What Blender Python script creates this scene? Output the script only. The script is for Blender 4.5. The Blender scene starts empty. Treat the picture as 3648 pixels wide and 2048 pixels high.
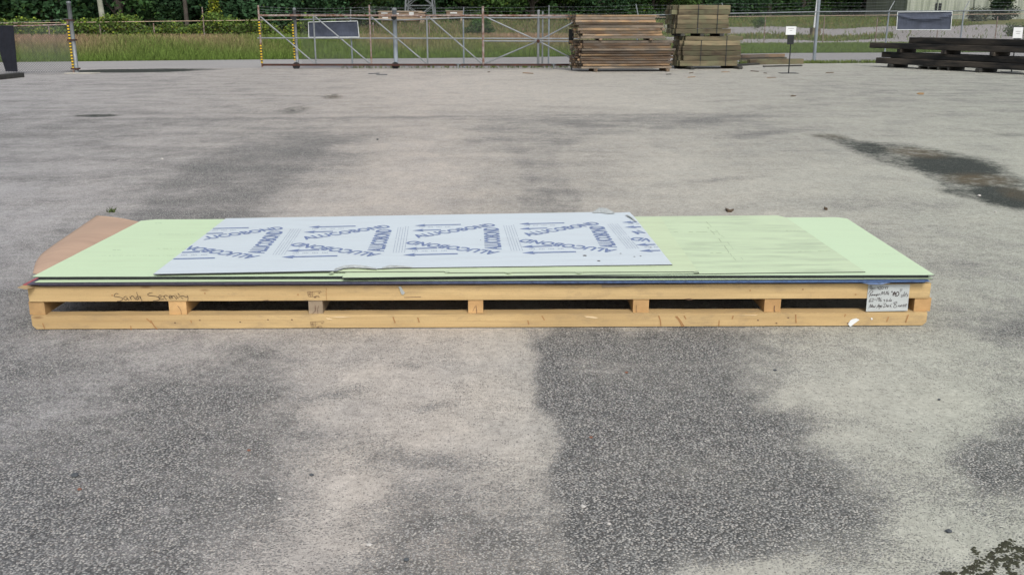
import bpy, math, random
import numpy as np
from mathutils import Vector, Matrix, noise as mnoise
random.seed(7); RNG = np.random.default_rng(7)
R = math.radians
S = bpy.context.scene
C = S.collection
# ------------------------------------------------------------------ camera, world, sun, exposure
FPX, PITCH, CAMH = 3384.0, R(15.78), 1.67
cd = bpy.data.cameras.new('camera'); cam = bpy.data.objects.new('camera', cd); C.objects.link(cam)
cam.location = (0, 0, CAMH); cam.rotation_euler = (R(90) - PITCH, 0, 0)
cd.sensor_fit = 'HORIZONTAL'; cd.sensor_width = 36.0; cd.lens = 36.0 * FPX / 3648.0
cd.clip_start = 0.05; cd.clip_end = 2500
S.camera = cam
SUN_EL, SUN_AZ = 44, 165            # azimuth the light comes from, clockwise from +y
w = bpy.data.worlds.new("World"); S.world = w; w.use_nodes = True
nt = w.node_tree; nt.nodes.clear()
sky = nt.nodes.new('ShaderNodeTexSky'); sky.sky_type = 'NISHITA'; sky.sun_disc = False
sky.sun_elevation = R(SUN_EL); sky.sun_rotation = R(SUN_AZ); sky.air_density = 1.0; sky.dust_density = 3.0; sky.ozone_density = 1.0
hs = nt.nodes.new('ShaderNodeHueSaturation'); hs.inputs['Saturation'].default_value = 0.45
bg = nt.nodes.new('ShaderNodeBackground'); bg.inputs[1].default_value = 0.13
wo = nt.nodes.new('ShaderNodeOutputWorld')
nt.links.new(sky.outputs[0], hs.inputs['Color']); nt.links.new(hs.outputs[0], bg.inputs[0]); nt.links.new(bg.outputs[0], wo.inputs[0])
sl = bpy.data.lights.new('sun', 'SUN'); sl.energy = 1.5; sl.angle = R(14); sl.color = (1.0, 0.965, 0.91)
sun = bpy.data.objects.new('sun', sl); C.objects.link(sun)
sd = Vector((math.sin(R(SUN_AZ)) * math.cos(R(SUN_EL)), math.cos(R(SUN_AZ)) * math.cos(R(SUN_EL)), math.sin(R(SUN_EL))))
sun.rotation_euler = sd.to_track_quat('Z', 'Y').to_euler()
S.view_settings.view_transform = 'Standard'; S.view_settings.look = 'None'
S.view_settings.exposure = 0.39; S.view_settings.gamma = 1.0
S.render.engine = 'CYCLES'

# ------------------------------------------------------------------ surveying helpers (photo pixel -> place in the world)
cP, sP = math.cos(PITCH), math.sin(PITCH)
def _ray(px, py):
    x = (px - 1824) / FPX; y = (1024 - py) / FPX
    return x, cP + y * sP, -sP + y * cP
def G(px, py, z=0.0):
    r = _ray(px, py); t = (z - CAMH) / r[2]
    return Vector((r[0] * t, r[1] * t, z))
def AT(px, py, Y):
    r = _ray(px, py); t = Y / r[1]
    return Vector((r[0] * t, Y, CAMH + r[2] * t))
def terrain(x, y):
    return np.where(y < 70, 0.0, np.where(y < 130, (y - 70) * 0.0317, 1.9 + (y - 130) * 0.004))
def tz(x, y): return float(terrain(np.array(x * 1.0), np.array(y * 1.0)))

# ------------------------------------------------------------------ object helpers
def tag(o, label=None, cat=None, group=None, kind=None):
    if label: o['label'] = label
    if cat: o['category'] = cat
    if group: o['group'] = group
    if kind: o['kind'] = kind
    return o
def empty(name, loc, label, cat, group=None, rz=0):
    o = bpy.data.objects.new(name, None); C.objects.link(o)
    o.location = loc; o.rotation_euler = (0, 0, rz); o.empty_display_size = 0.2
    return tag(o, label, cat, group)
class MB:
    def __init__(s): s.v = []; s.f = []; s.m = []; s.sm = False
    def add(s, vs, fs, mi=0):
        b = len(s.v); s.v += [tuple(p) for p in vs]
        for f in fs: s.f.append(tuple(b + i for i in f)); s.m.append(mi)
        return s
    def box(s, x0, x1, y0, y1, z0, z1, mi=0, M=None):
        vs = [Vector(p) for p in ((x0,y0,z0),(x1,y0,z0),(x1,y1,z0),(x0,y1,z0),(x0,y0,z1),(x1,y0,z1),(x1,y1,z1),(x0,y1,z1))]
        if M: vs = [M @ p for p in vs]
        return s.add(vs, [(3,2,1,0),(4,5,6,7),(0,1,5,4),(1,2,6,5),(2,3,7,6),(3,0,4,7)], mi)
    def tube(s, pts, r, n=8, mi=0, cap=True):
        pts = [Vector(p) for p in pts]; rs = r if isinstance(r, (list, tuple)) else [r] * len(pts)
        rings = []
        for i, p in enumerate(pts):
            d = (pts[min(i+1, len(pts)-1)] - pts[max(i-1, 0)]).normalized()
            a = Vector((0,0,1)) if abs(d.z) < 0.9 else Vector((1,0,0))
            u = d.cross(a).normalized(); v = d.cross(u)
            rings.append([p + (u * math.cos(2*math.pi*k/n) + v * math.sin(2*math.pi*k/n)) * rs[i] for k in range(n)])
        vs = [q for ring in rings for q in ring]; fs = []
        for i in range(len(pts) - 1):
            for k in range(n):
                a = i*n + k; b = i*n + (k+1) % n
                fs.append((a, b, b+n, a+n))
        if cap: fs.append(tuple(range(n))); fs.append(tuple((len(pts)-1)*n + k for k in reversed(range(n))))
        return s.add(vs, fs, mi)
    def prism(s, poly, z0, z1, mi=0, side=None):      # poly: (x,y) list counter-clockwise; z0/z1 numbers or lists
        n = len(poly); za = z0 if hasattr(z0, '__len__') else [z0]*n; zb = z1 if hasattr(z1, '__len__') else [z1]*n
        vs = [(p[0], p[1], za[i]) for i, p in enumerate(poly)] + [(p[0], p[1], zb[i]) for i, p in enumerate(poly)]
        s.add(vs, [tuple(range(n, 2*n))], mi)
        b = len(s.v) - 2*n
        sd_ = mi if side is None else side
        s.f.append(tuple(b + i for i in reversed(range(n)))); s.m.append(sd_)
        for i in range(n):
            j = (i+1) % n; s.f.append((b+i, b+j, b+n+j, b+n+i)); s.m.append(sd_)
        return s
    def build(s, name, mats, parent=None, bevel=0, smooth=False, origin=None):
        if not isinstance(mats, (list, tuple)): mats = [mats]
        vs = np.array(s.v, dtype=float)
        if parent is not None: off = np.array(parent.location); rz = parent.rotation_euler[2]
        elif origin is not None: off = np.array(origin, dtype=float); rz = 0
        else:
            lo, hi = vs.min(0), vs.max(0); off = np.array([(lo[0]+hi[0])/2, (lo[1]+hi[1])/2, lo[2]]); rz = 0
        if parent is not None and parent.parent is not None: off = off + np.array(parent.parent.location)
        vs = vs - off
        if rz:
            c, q = math.cos(-rz), math.sin(-rz); x = vs[:,0]*c - vs[:,1]*q; y = vs[:,0]*q + vs[:,1]*c; vs[:,0] = x; vs[:,1] = y
        me = bpy.data.meshes.new(name); me.from_pydata(vs.tolist(), [], s.f)
        for m in mats: me.materials.append(m)
        if len(mats) > 1: me.polygons.foreach_set('material_index', s.m)
        if smooth: me.polygons.foreach_set('use_smooth', [True]*len(me.polygons))
        me.update()
        o = bpy.data.objects.new(name, me); C.objects.link(o)
        if parent is not None: o.parent = parent
        else: o.location = off
        if bevel:
            b = o.modifiers.new('bevel', 'BEVEL'); b.width = bevel; b.segments = 2; b.limit_method = 'ANGLE'
        return o
def stroke(mb, pts, wd, mp, mi=1, smooth=True):
    """ribbon along a 2-D stroke; mp(x, y) gives the 3-D point on the surface"""
    if smooth and len(pts) > 2:
        q = []
        for i in range(len(pts)-1):
            p0 = pts[max(i-1,0)]; p1 = pts[i]; p2 = pts[i+1]; p3 = pts[min(i+2,len(pts)-1)]
            for t in (0, .25, .5, .75):
                q.append(tuple(0.5*((2*p1[k]) + (-p0[k]+p2[k])*t + (2*p0[k]-5*p1[k]+4*p2[k]-p3[k])*t*t + (-p0[k]+3*p1[k]-3*p2[k]+p3[k])*t**3) for k in (0,1)))
        q.append(pts[-1]); pts = q
    L = []; Rr = []
    for i, p in enumerate(pts):
        a = pts[max(i-1,0)]; b = pts[min(i+1,len(pts)-1)]
        dx, dy = b[0]-a[0], b[1]-a[1]; l = math.hypot(dx, dy) or 1
        nx, ny = -dy/l*wd/2, dx/l*wd/2
        L.append(mp(p[0]+nx, p[1]+ny)); Rr.append(mp(p[0]-nx, p[1]-ny))
    n = len(pts); mb.add(L + Rr, [(i, i+1, n+i+1, n+i) for i in range(n-1)], mi)

# ------------------------------------------------------------------ material helpers
class NT:
    def __init__(s, name):
        s.m = bpy.data.materials.new(name); s.m.use_nodes = True; s.t = s.m.node_tree
        s.b = s.t.nodes['Principled BSDF']; s.b.inputs['Specular IOR Level'].default_value = 0.3
    def n(s, ty, **kw):
        nd = s.t.nodes.new('ShaderNode' + ty)
        for k, v in kw.items():
            if k.startswith('_'): setattr(nd, k[1:], v)
            else:
                key = int(k[1:]) if k[0] == 'i' and k[1:].isdigit() else k.replace('__', ' ')
                s.set(nd.inputs[key], v)
        return nd
    def set(s, inp, v):
        if isinstance(v, bpy.types.NodeSocket): s.t.links.new(v, inp)
        else: inp.default_value = v
    def noise(s, vec, scale, detail=4, rough=0.55, out=0):
        return s.n('TexNoise', Vector=vec, Scale=scale, Detail=detail, Roughness=rough).outputs[out]
    def ramp(s, fac, stops):
        r = s.n('ValToRGB', Fac=fac); e = r.color_ramp.elements
        while len(e) < len(stops): e.new(0.5)
        for i, (p, c) in enumerate(stops):
            e[i].position = p; e[i].color = (c, c, c, 1) if not hasattr(c, '__len__') else (*c, 1)
        return r.outputs[0]
    def mix(s, f, a, b, mode='MIX'):
        nd = s.n('Mix', _data_type='RGBA', _blend_type=mode)
        s.set(nd.inputs[0], f); s.set(nd.inputs[6], a if isinstance(a, bpy.types.NodeSocket) else (*a, 1)); s.set(nd.inputs[7], b if isinstance(b, bpy.types.NodeSocket) else (*b, 1))
        return nd.outputs[2]
    def math(s, op, a, b=0.0, clamp=False):
        nd = s.n('Math', _operation=op, _use_clamp=clamp); s.set(nd.inputs[0], a); s.set(nd.inputs[1], b); return nd.outputs[0]
    def mapr(s, v, a, b, c=0.0, d=1.0, smooth=False):
        nd = s.n('MapRange', _interpolation_type='SMOOTHSTEP' if smooth else 'LINEAR')
        s.set(nd.inputs[0], v)
        for i, x in enumerate((a, b, c, d)): s.set(nd.inputs[1+i], x)
        return nd.outputs[0]
    def obj(s): return s.n('TexCoord').outputs['Object']
    def pos(s): return s.n('NewGeometry').outputs['Position']
    def scale(s, vec, sc): return s.n('Mapping', Vector=vec, Scale=sc).outputs[0]
    def attr(s, name, out='Fac'): return s.n('Attribute', _attribute_name=name).outputs[out]
    def rnd(s): return s.n('ObjectInfo').outputs['Random']
    def fin(s, col, rough=0.7, bump=None, dist=0.002, strength=1.0, metallic=0.0):
        s.set(s.b.inputs['Base Color'], col if isinstance(col, bpy.types.NodeSocket) else (*col, 1))
        s.set(s.b.inputs['Roughness'], rough); s.b.inputs['Metallic'].default_value = metallic
        if bump is not None:
            bn = s.n('Bump', Height=bump, Strength=strength, Distance=dist); s.t.links.new(bn.outputs[0], s.b.inputs['Normal'])
        return s.m
def simple(name, col, rough=0.7, var=0.25, scale=6, metallic=0.0, col2=None, bump=0.002):
    m = NT(name); v = m.pos(); f = m.noise(v, scale, 6, 0.6)
    c2 = col2 or tuple(c * (1 - var) for c in col)
    c = m.mix(m.ramp(f, [(0.35, 0.0), (0.68, 1.0)]), col, c2)
    return m.fin(c, rough, m.noise(v, scale*8, 3), bump, 0.6, metallic)
def wood(name, base, dark, rnd_amt=0.35, grain=(1.2, 26, 26), knots=True, grey=None):
    m = NT(name); o = m.obj(); r = m.rnd()
    o2 = m.n('VectorMath', _operation='ADD'); m.set(o2.inputs[0], o)
    cmb = m.n('CombineXYZ', X=m.math('MULTIPLY', r, 57.0), Y=m.math('MULTIPLY', r, 31.0), Z=m.math('MULTIPLY', r, 17.0)); m.set(o2.inputs[1], cmb.outputs[0]); v = o2.outputs[0]
    g = m.noise(m.scale(v, grain), 1.6, 7, 0.62); big = m.noise(m.scale(v, (0.8, 5, 5)), 1.0, 4)
    c = m.mix(m.ramp(g, [(0.36, 0.0), (0.66, 1.0)]), base, tuple(x*0.80 for x in base))
    c = m.mix(m.math('MULTIPLY', m.ramp(big, [(0.42, 0.0), (0.64, 1.0)]), 0.65 if name == 'new_pine' else 0.9), c, dark)
    if grey: c = m.mix(m.ramp(m.noise(v, 2.3, 3), [(0.42, 0.0), (0.62, 0.85)]), c, grey)
    if knots:
        vo = m.n('TexVoronoi', Vector=m.scale(v, (1.6, 7, 7)), Scale=1.0)
        c = m.mix(m.mapr(vo.outputs['Distance'], 0.09, 0.05, 0, 0.8), c, tuple(x*0.45 for x in dark))
    if name == 'new_pine':
        dz = m.ramp(m.noise(m.scale(v, (3, 9, 9)), 2.0, 7, 0.7), [(0.52, 0.0), (0.72, 0.6)]); c = m.mix(dz, c, (0.27, 0.20, 0.12))
        c = m.mix(m.ramp(m.noise(m.scale(v, (0.7, 60, 60)), 1.5, 5, 0.7), [(0.52, 0.0), (0.66, 0.45)]), c, (0.38, 0.25, 0.11))
        vk = m.n('TexVoronoi', Vector=m.scale(v, (2.6, 9, 9)), Scale=1.0); c = m.mix(m.mapr(vk.outputs['Distance'], 0.10, 0.04, 0, 0.7), c, (0.20, 0.11, 0.05))
        c = m.mix(m.ramp(m.noise(v, 140, 3, 0.7), [(0.5, 0.0), (0.75, 0.3)]), c, (0.30, 0.21, 0.11))
    hv = m.mapr(r, 0, 1, 1 - rnd_amt, 1 + rnd_amt*0.7)
    c = m.mix(1.0, c, m.n('CombineColor', Red=hv, Green=hv, Blue=hv).outputs[0], 'MULTIPLY')
    return m.fin(c, 0.8, g, 0.003, 0.5)

# ---- ground: yard asphalt with stones showing through dust
def yard_material():
    m = NT('yard_asphalt'); p = m.pos()
    dust = m.attr('dust'); stain_shade = m.attr('stain_shade'); rust = m.attr('rust'); green = m.attr('olive')
    warp = m.noise(p, 1.3, 6, 0.62); warp2 = m.noise(p, 7.0, 5, 0.65); mid = m.noise(p, 26.0, 3, 0.6)
    d = m.math('ADD', dust, m.math('MULTIPLY', m.math('SUBTRACT', warp, 0.5), 0.75))
    d = m.math('ADD', d, m.math('MULTIPLY', m.math('SUBTRACT', warp2, 0.5), 0.50))
    d = m.math('ADD', d, m.math('MULTIPLY', m.math('SUBTRACT', mid, 0.5), 0.22))
    strk = m.noise(m.scale(p, (0.30, 1.3, 1)), 1.1, 6, 0.65); d = m.math('ADD', d, m.math('MULTIPLY', m.math('SUBTRACT', strk, 0.5), 0.55))
    pw = m.n('VectorMath', _operation='MULTIPLY_ADD'); m.set(pw.inputs[0], m.noise(p, 160, 2, 0.5, 1)); pw.inputs[1].default_value = (0.006,)*3; m.set(pw.inputs[2], p)
    vo = m.n('TexVoronoi', Vector=pw.outputs[0], Scale=120.0, Randomness=1.0)
    vb = m.n('TexVoronoi', Vector=pw.outputs[0], Scale=82.0, Randomness=1.0)
    sep = m.n('SeparateColor', Color=vo.outputs['Color']).outputs
    sepb = m.n('SeparateColor', Color=vb.outputs['Color']).outputs
    h = m.math('SUBTRACT', 1.0, m.mapr(vo.outputs['Distance'], 0.0, 0.80))      # stone dome
    hr = m.math('MULTIPLY', h, m.mapr(sep[0], 0, 1, 0.55, 1.0))
    # stone colours
    st = m.ramp(sep[1], [(0.0, (0.09, 0.092, 0.096)), (0.25, (0.17, 0.175, 0.175)), (0.5, (0.29, 0.29, 0.28)), (0.75, (0.38, 0.375, 0.355)), (0.93, (0.45, 0.43, 0.39)), (1.0, (0.55, 0.52, 0.48))])
    st = m.mix(m.ramp(sep[2], [(0.86, 0.0), (0.97, 0.5)]), st, (0.30, 0.19, 0.14))
    big = m.mapr(vb.outputs['Distance'], 0.38, 0.28, 0, 1)
    bigs = m.math('MULTIPLY', big, m.mapr(sepb[0], 0.90, 0.93, 0, 1))
    st = m.mix(bigs, st, m.ramp(sepb[1], [(0.0, (0.07, 0.07, 0.075)), (0.6, (0.25, 0.24, 0.22)), (1.0, (0.58, 0.55, 0.48))]))
    gap = m.mapr(h, 0.20, 0.50, 0, 1)
    asph = m.mix(gap, (0.045, 0.048, 0.050), st)
    # dust colour, lens colour cast tinted in: slate left, olive right
    dc = m.mix(m.ramp(m.noise(p, 2.1, 5, 0.6), [(0.3, 0.0), (0.7, 1.0)]), (0.575, 0.515, 0.445), (0.465, 0.43, 0.39))
    dc = m.mix(m.ramp(m.noise(p, 220, 3, 0.7), [(0.40, 0.0), (0.75, 1.0)]), dc, (0.27, 0.255, 0.235))
    dc = m.mix(m.attr('slate'), dc, (0.375, 0.375, 0.39)); dc = m.mix(green, dc, (0.40, 0.425, 0.35))
    # how much of each stone is covered
    cover = m.math('SUBTRACT', m.math('SUBTRACT', m.math('MULTIPLY', d, 1.18), 0.36), m.math('MULTIPLY', hr, 0.98))
    cov = m.mapr(m.math('MINIMUM', cover, 0.13), -0.15, 0.17, 0.0, 0.97, True)
    # thin film of dust everywhere
    film = m.mapr(d, 0.10, 0.9, 0.10, 0.60)
    base = m.mix(film, asph, dc)
    c = m.mix(cov, base, dc)
    sp2 = m.math('MULTIPLY', big, m.mapr(m.math('ADD', sepb[0], m.math('MULTIPLY', mid, 0.25)), 0.90, 0.96, 0, 0.80)); c = m.mix(sp2, c, m.mix(m.mapr(sepb[2], .84, .87, 0, 1), m.mix(sepb[1], (0.10, 0.105, 0.11), (0.22, 0.20, 0.18)), (0.62, 0.58, 0.52)))
    gn = m.math('MULTIPLY', m.mapr(m.noise(p, 38, 4, 0.75), 0.3, 0.7, 0.80, 1.18), m.math('MULTIPLY', m.mapr(m.noise(p, 12, 3, 0.8), 0.3, 0.7, 0.86, 1.12), m.mapr(m.noise(m.scale(p, (2.2, .9, 1)), 3.0, 5, 0.75), 0.3, 0.7, 0.90, 1.08))); c = m.mix(1.0, c, m.n('CombineColor', Red=gn, Green=gn, Blue=gn).outputs[0], 'MULTIPLY')
    spk = m.math('MULTIPLY', m.mapr(sep[2], 0.84, 0.88, 0, 1), m.mapr(h, 0.35, 0.5, 0, 1))
    c = m.mix(m.math('MULTIPLY', spk, 0.75), c, m.mix(m.mapr(sep[0], .80, .83, 0, 1), (0.11, 0.105, 0.105), (0.55, 0.52, 0.46)))
    wn = m.math('ADD', stain_shade, m.math('MULTIPLY', m.math('SUBTRACT', warp2, 0.5), m.mapr(stain_shade, 0.0, 0.3, 0, 1.5)))
    wn = m.math('ADD', wn, m.math('MULTIPLY', m.math('SUBTRACT', mid, 0.5), m.mapr(stain_shade, 0.0, 0.3, 0, 0.9)))
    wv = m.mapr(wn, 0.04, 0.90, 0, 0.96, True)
    c = m.mix(wv, c, m.mix(m.mapr(sep[1], 0.6, 1.0), (0.020, 0.025, 0.021), (0.085, 0.095, 0.08)))  # darkens the stain and the shade painted into potholes and dip
    rn = m.math('MULTIPLY', rust, m.mapr(warp2, 0.35, 0.6, 0.3, 1.0))
    c = m.mix(m.math('MULTIPLY', rn, 0.75), c, (0.115, 0.085, 0.045))
    bump = m.math('ADD', m.math('MULTIPLY', m.math('MULTIPLY', h, m.math('SUBTRACT', 1.0, cov)), 1.0), m.math('MULTIPLY', mid, 0.35))
    rough = m.mapr(wv, 0, 1, 0.95, 0.75)
    m.b.inputs['Specular IOR Level'].default_value = 0.15
    return m.fin(c, rough, bump, 0.0045, 0.9)

M = {}
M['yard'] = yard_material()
def road_material():
    m = NT('road_asphalt'); p = m.pos()
    a = m.noise(p, 0.35, 6, 0.6); b = m.noise(p, 40, 3, 0.7)
    c = m.mix(a, (0.30, 0.29, 0.285), (0.40, 0.385, 0.365)); c = m.mix(m.ramp(b, [(0.35, 0.0), (0.7, 0.6)]), c, (0.17, 0.17, 0.17))
    return m.fin(c, 0.95, b, 0.004)
M['road'] = road_material()
def terrain_material():
    m = NT('field_soil'); p = m.pos(); g = m.attr('gravel')
    n1 = m.noise(p, 0.22, 7, 0.65); n2 = m.noise(p, 3.5, 5, 0.7); n3 = m.noise(m.scale(p, (1, 0.35, 1)), 1.1, 5, 0.6)
    gr = m.mix(m.ramp(n1, [(0.35, 0.0), (0.65, 1.0)]), (0.075, 0.115, 0.028), (0.15, 0.155, 0.05))
    gr = m.mix(m.ramp(n2, [(0.4, 0.0), (0.7, 0.7)]), gr, (0.17, 0.13, 0.07))
    gv = m.mix(n2, (0.36, 0.34, 0.33), (0.25, 0.24, 0.23))
    f = m.math('ADD', g, m.math('MULTIPLY', m.math('SUBTRACT', n3, 0.5), 0.9))
    return m.fin(m.mix(m.mapr(f, 0.42, 0.58, 0, 1), gr, gv), 0.95, n2, 0.03)
M['terrain'] = terrain_material()
def vcol(name, rough=0.75, trans=0.0, rn=0.25):
    m = NT(name); c = m.attr('col', 'Color'); r = m.mapr(m.rnd(), 0, 1, 1 - rn, 1 + rn)
    c = m.mix(1.0, c, m.n('CombineColor', Red=r, Green=r, Blue=r).outputs[0], 'MULTIPLY')
    m.b.inputs['Specular IOR Level'].default_value = 0.12
    return m.fin(c, rough)
M['leaf'] = vcol('leaf_green'); M['blade'] = vcol('grass_blade', 0.8)
M['bark'] = simple('bark', (0.07, 0.06, 0.05), 0.9, 0.5, 3, bump=0.02)
M['palebark'] = simple('pale_bark', (0.33, 0.34, 0.27), 0.9, 0.4, 2.5, bump=0.01)
M['pine'] = wood('new_pine', (0.575, 0.415, 0.205), (0.40, 0.27, 0.125), 0.05, grain=(0.9, 20, 20), knots=False)
M['pineblock'] = wood('pine_end', (0.52, 0.33, 0.15), (0.36, 0.21, 0.09), 0.25, grain=(14, 2, 14))
M['greyblock'] = wood('grey_end', (0.36, 0.28, 0.19), (0.17, 0.14, 0.11), 0.1, grain=(10, 2, 14))
M['timber_grey'] = wood('grey_timber', (0.25, 0.20, 0.15), (0.08, 0.065, 0.05), 0.5, grain=(1.0, 9, 9), grey=(0.12, 0.105, 0.085))
M['timber_dark'] = wood('dark_timber', (0.13, 0.085, 0.05), (0.05, 0.036, 0.026), 0.4, grain=(1.0, 9, 9), grey=(0.09, 0.075, 0.06))
M['timber'] = wood('weathered_timber', (0.34, 0.225, 0.125), (0.10, 0.065, 0.042), 0.6, grain=(1.0, 9, 9), grey=(0.165, 0.135, 0.105))
M['olive'] = wood('treated_timber', (0.20, 0.165, 0.10), (0.06, 0.045, 0.03), 0.5, grain=(1.0, 8, 8), grey=(0.13, 0.13, 0.075))
M['tie'] = wood('tarred_timber', (0.011, 0.011, 0.011), (0.06, 0.05, 0.04), 0.5, grain=(1.0, 9, 9), knots=False)
M['oldgrey'] = wood('old_grey_timber', (0.055, 0.055, 0.048), (0.03, 0.03, 0.03), 0.3, grain=(1, 9, 9), knots=False)
def film(name, col, col2, dirt=0.0, dirtcol=(0.30, 0.33, 0.20), rough=0.45):
    m = NT(name); p = m.obj(); n = m.noise(m.scale(p, (0.6, 2.2, 1)), 1.2, 5, 0.6)
    c = m.mix(n, col, col2); f = m.noise(p, 90, 2, 0.5); c = m.mix(m.ramp(f, [(0.45, 0.0), (0.8, 0.16)]), c, tuple(x*0.75 for x in col))
    st = m.noise(m.scale(p, (1.3, 9.0, 1)), 1.6, 7, 0.68); big = m.noise(p, 1.1, 4, 0.6)
    k = m.math('MULTIPLY', m.ramp(st, [(0.42, 0.0), (0.66, 1.0)]), m.ramp(big, [(0.36, 0.1), (0.58, 1.0)]))
    c = m.mix(m.math('MULTIPLY', k, 0.12 + dirt), c, dirtcol)
    sc = m.noise(m.scale(p, (0.5, 60, 1)), 1.0, 6, 0.75)
    c = m.mix(m.ramp(sc, [(0.70, 0.0), (0.74, 0.25 + dirt*0.5)]), c, tuple(x*0.6 for x in dirtcol))
    return m.fin(c, rough, n, 0.004, 0.25)
M['green'] = film('green_film', (0.585, 0.725, 0.475), (0.55, 0.695, 0.46), 0.0)
M['green2'] = film('dirty_green_film', (0.59, 0.70, 0.455), (0.53, 0.64, 0.42), 0.5, (0.31, 0.37, 0.25))
M['green3'] = film('worn_green_film', (0.59, 0.69, 0.445), (0.55, 0.65, 0.42), 0.22)
M['bluefilm'] = film('pale_blue_film', (0.61, 0.675, 0.70), (0.565, 0.63, 0.665), 0.10, (0.40, 0.42, 0.44))
M['edge'] = simple('panel_edge', (0.055, 0.062, 0.065), 0.6, 0.4, 30)
M['edgepale'] = simple('film_edge', (0.40, 0.42, 0.36), 0.6, 0.4, 20)
def blue_edge():
    m = NT('panel_blue'); p = m.pos(); x = m.n('SeparateXYZ', Vector=p).outputs[0]
    f = m.math('ADD', m.mapr(x, -1.2, 0.9), m.math('MULTIPLY', m.math('SUBTRACT', m.noise(p, 3, 4), 0.5), 0.5))
    c = m.mix(f, (0.095, 0.085, 0.115), (0.085, 0.15, 0.30)); c = m.mix(m.ramp(m.noise(p, 40, 3), [(0.4, 0.0), (0.7, 0.6)]), c, (0.03, 0.04, 0.07)); return m.fin(c, 0.5)
M['panelblue'] = blue_edge()
M['panelpurple'] = simple('panel_purple', (0.10, 0.075, 0.095), 0.6, 0.4, 12)
M['panelred'] = simple('panel_red', (0.42, 0.10, 0.11), 0.6, 0.3, 20)
M['kraft'] = simple('kraft_paper', (0.46, 0.33, 0.17), 0.85, 0.3, 12)
M['pink'] = film('hardboard', (0.49, 0.34, 0.24), (0.44, 0.305, 0.22), 0.25, (0.30, 0.20, 0.15), 0.7)
M['ink'] = simple('blue_ink', (0.175, 0.235, 0.41), 0.6, 0.25, 40)
M['inkpale'] = simple('pale_blue_ink', (0.30, 0.35, 0.46), 0.6, 0.2, 40)
M['marker'] = simple('marker_ink', (0.045, 0.03, 0.03), 0.7, 0.3, 60)
M['stamp'] = simple('stamp_ink', (0.17, 0.10, 0.07), 0.8, 0.4, 150)
M['card'] = simple('grey_card', (0.44, 0.47, 0.47), 0.7, 0.08, 25)
M['white'] = simple('white_paper', (0.68, 0.70, 0.70), 0.7, 0.08, 12)
M['galv'] = simple('galvanised', (0.225, 0.245, 0.255), 0.5, 0.3, 5, 0.25)
M['wire'] = simple('fence_wire', (0.10, 0.11, 0.115), 0.6, 0.3, 5)
M['paint'] = simple('grey_paint', (0.22, 0.255, 0.285), 0.6, 0.25, 4)
M['rusty'] = simple('rusty_steel', (0.15, 0.075, 0.05), 0.85, 0.6, 7, col2=(0.32, 0.29, 0.27))
M['darkrust'] = simple('dark_rusty_steel', (0.075, 0.03, 0.02), 0.85, 0.5, 6, col2=(0.025, 0.02, 0.02))
M['black'] = simple('black_paint', (0.018, 0.021, 0.023), 0.6, 0.3, 9)
M['cloth'] = simple('dark_mesh_cloth', (0.011, 0.013, 0.020), 0.9, 0.3, 9)
M['banner'] = simple('grey_blue_banner', (0.062, 0.074, 0.105), 0.8, 0.35, 3, bump=0.01)
M['border'] = simple('white_border', (0.60, 0.64, 0.64), 0.7, 0.15, 8)
M['yellow'] = simple('yellow_paint', (0.70, 0.47, 0.03), 0.6, 0.2, 9)
M['concrete'] = simple('concrete', (0.46, 0.44, 0.38), 0.9, 0.2, 10)
M['brownbox'] = simple('brown_paint', (0.27, 0.19, 0.125), 0.8, 0.3, 2)
M['tan'] = simple('tan_paint', (0.46, 0.36, 0.26), 0.8, 0.2, 2)
M['stone'] = simple('stone_grey', (0.30, 0.29, 0.27), 0.9, 0.3, 60)
M['stonew'] = simple('stone_white', (0.52, 0.50, 0.47), 0.8, 0.15, 60)
M['stoned'] = simple('stone_dark', (0.085, 0.095, 0.105), 0.85, 0.3, 60)
M['brick'] = simple('brick_chip', (0.27, 0.13, 0.09), 0.9, 0.3, 60)
M['dirt'] = simple('dark_dirt', (0.035, 0.034, 0.024), 0.95, 0.6, 50, col2=(0.05, 0.055, 0.032))
M['dryleaf'] = simple('dry_leaf', (0.12, 0.085, 0.055), 0.9, 0.4, 60)
M['orangeleaf'] = simple('orange_leaf', (0.36, 0.22, 0.09), 0.8, 0.3, 40)

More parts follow.
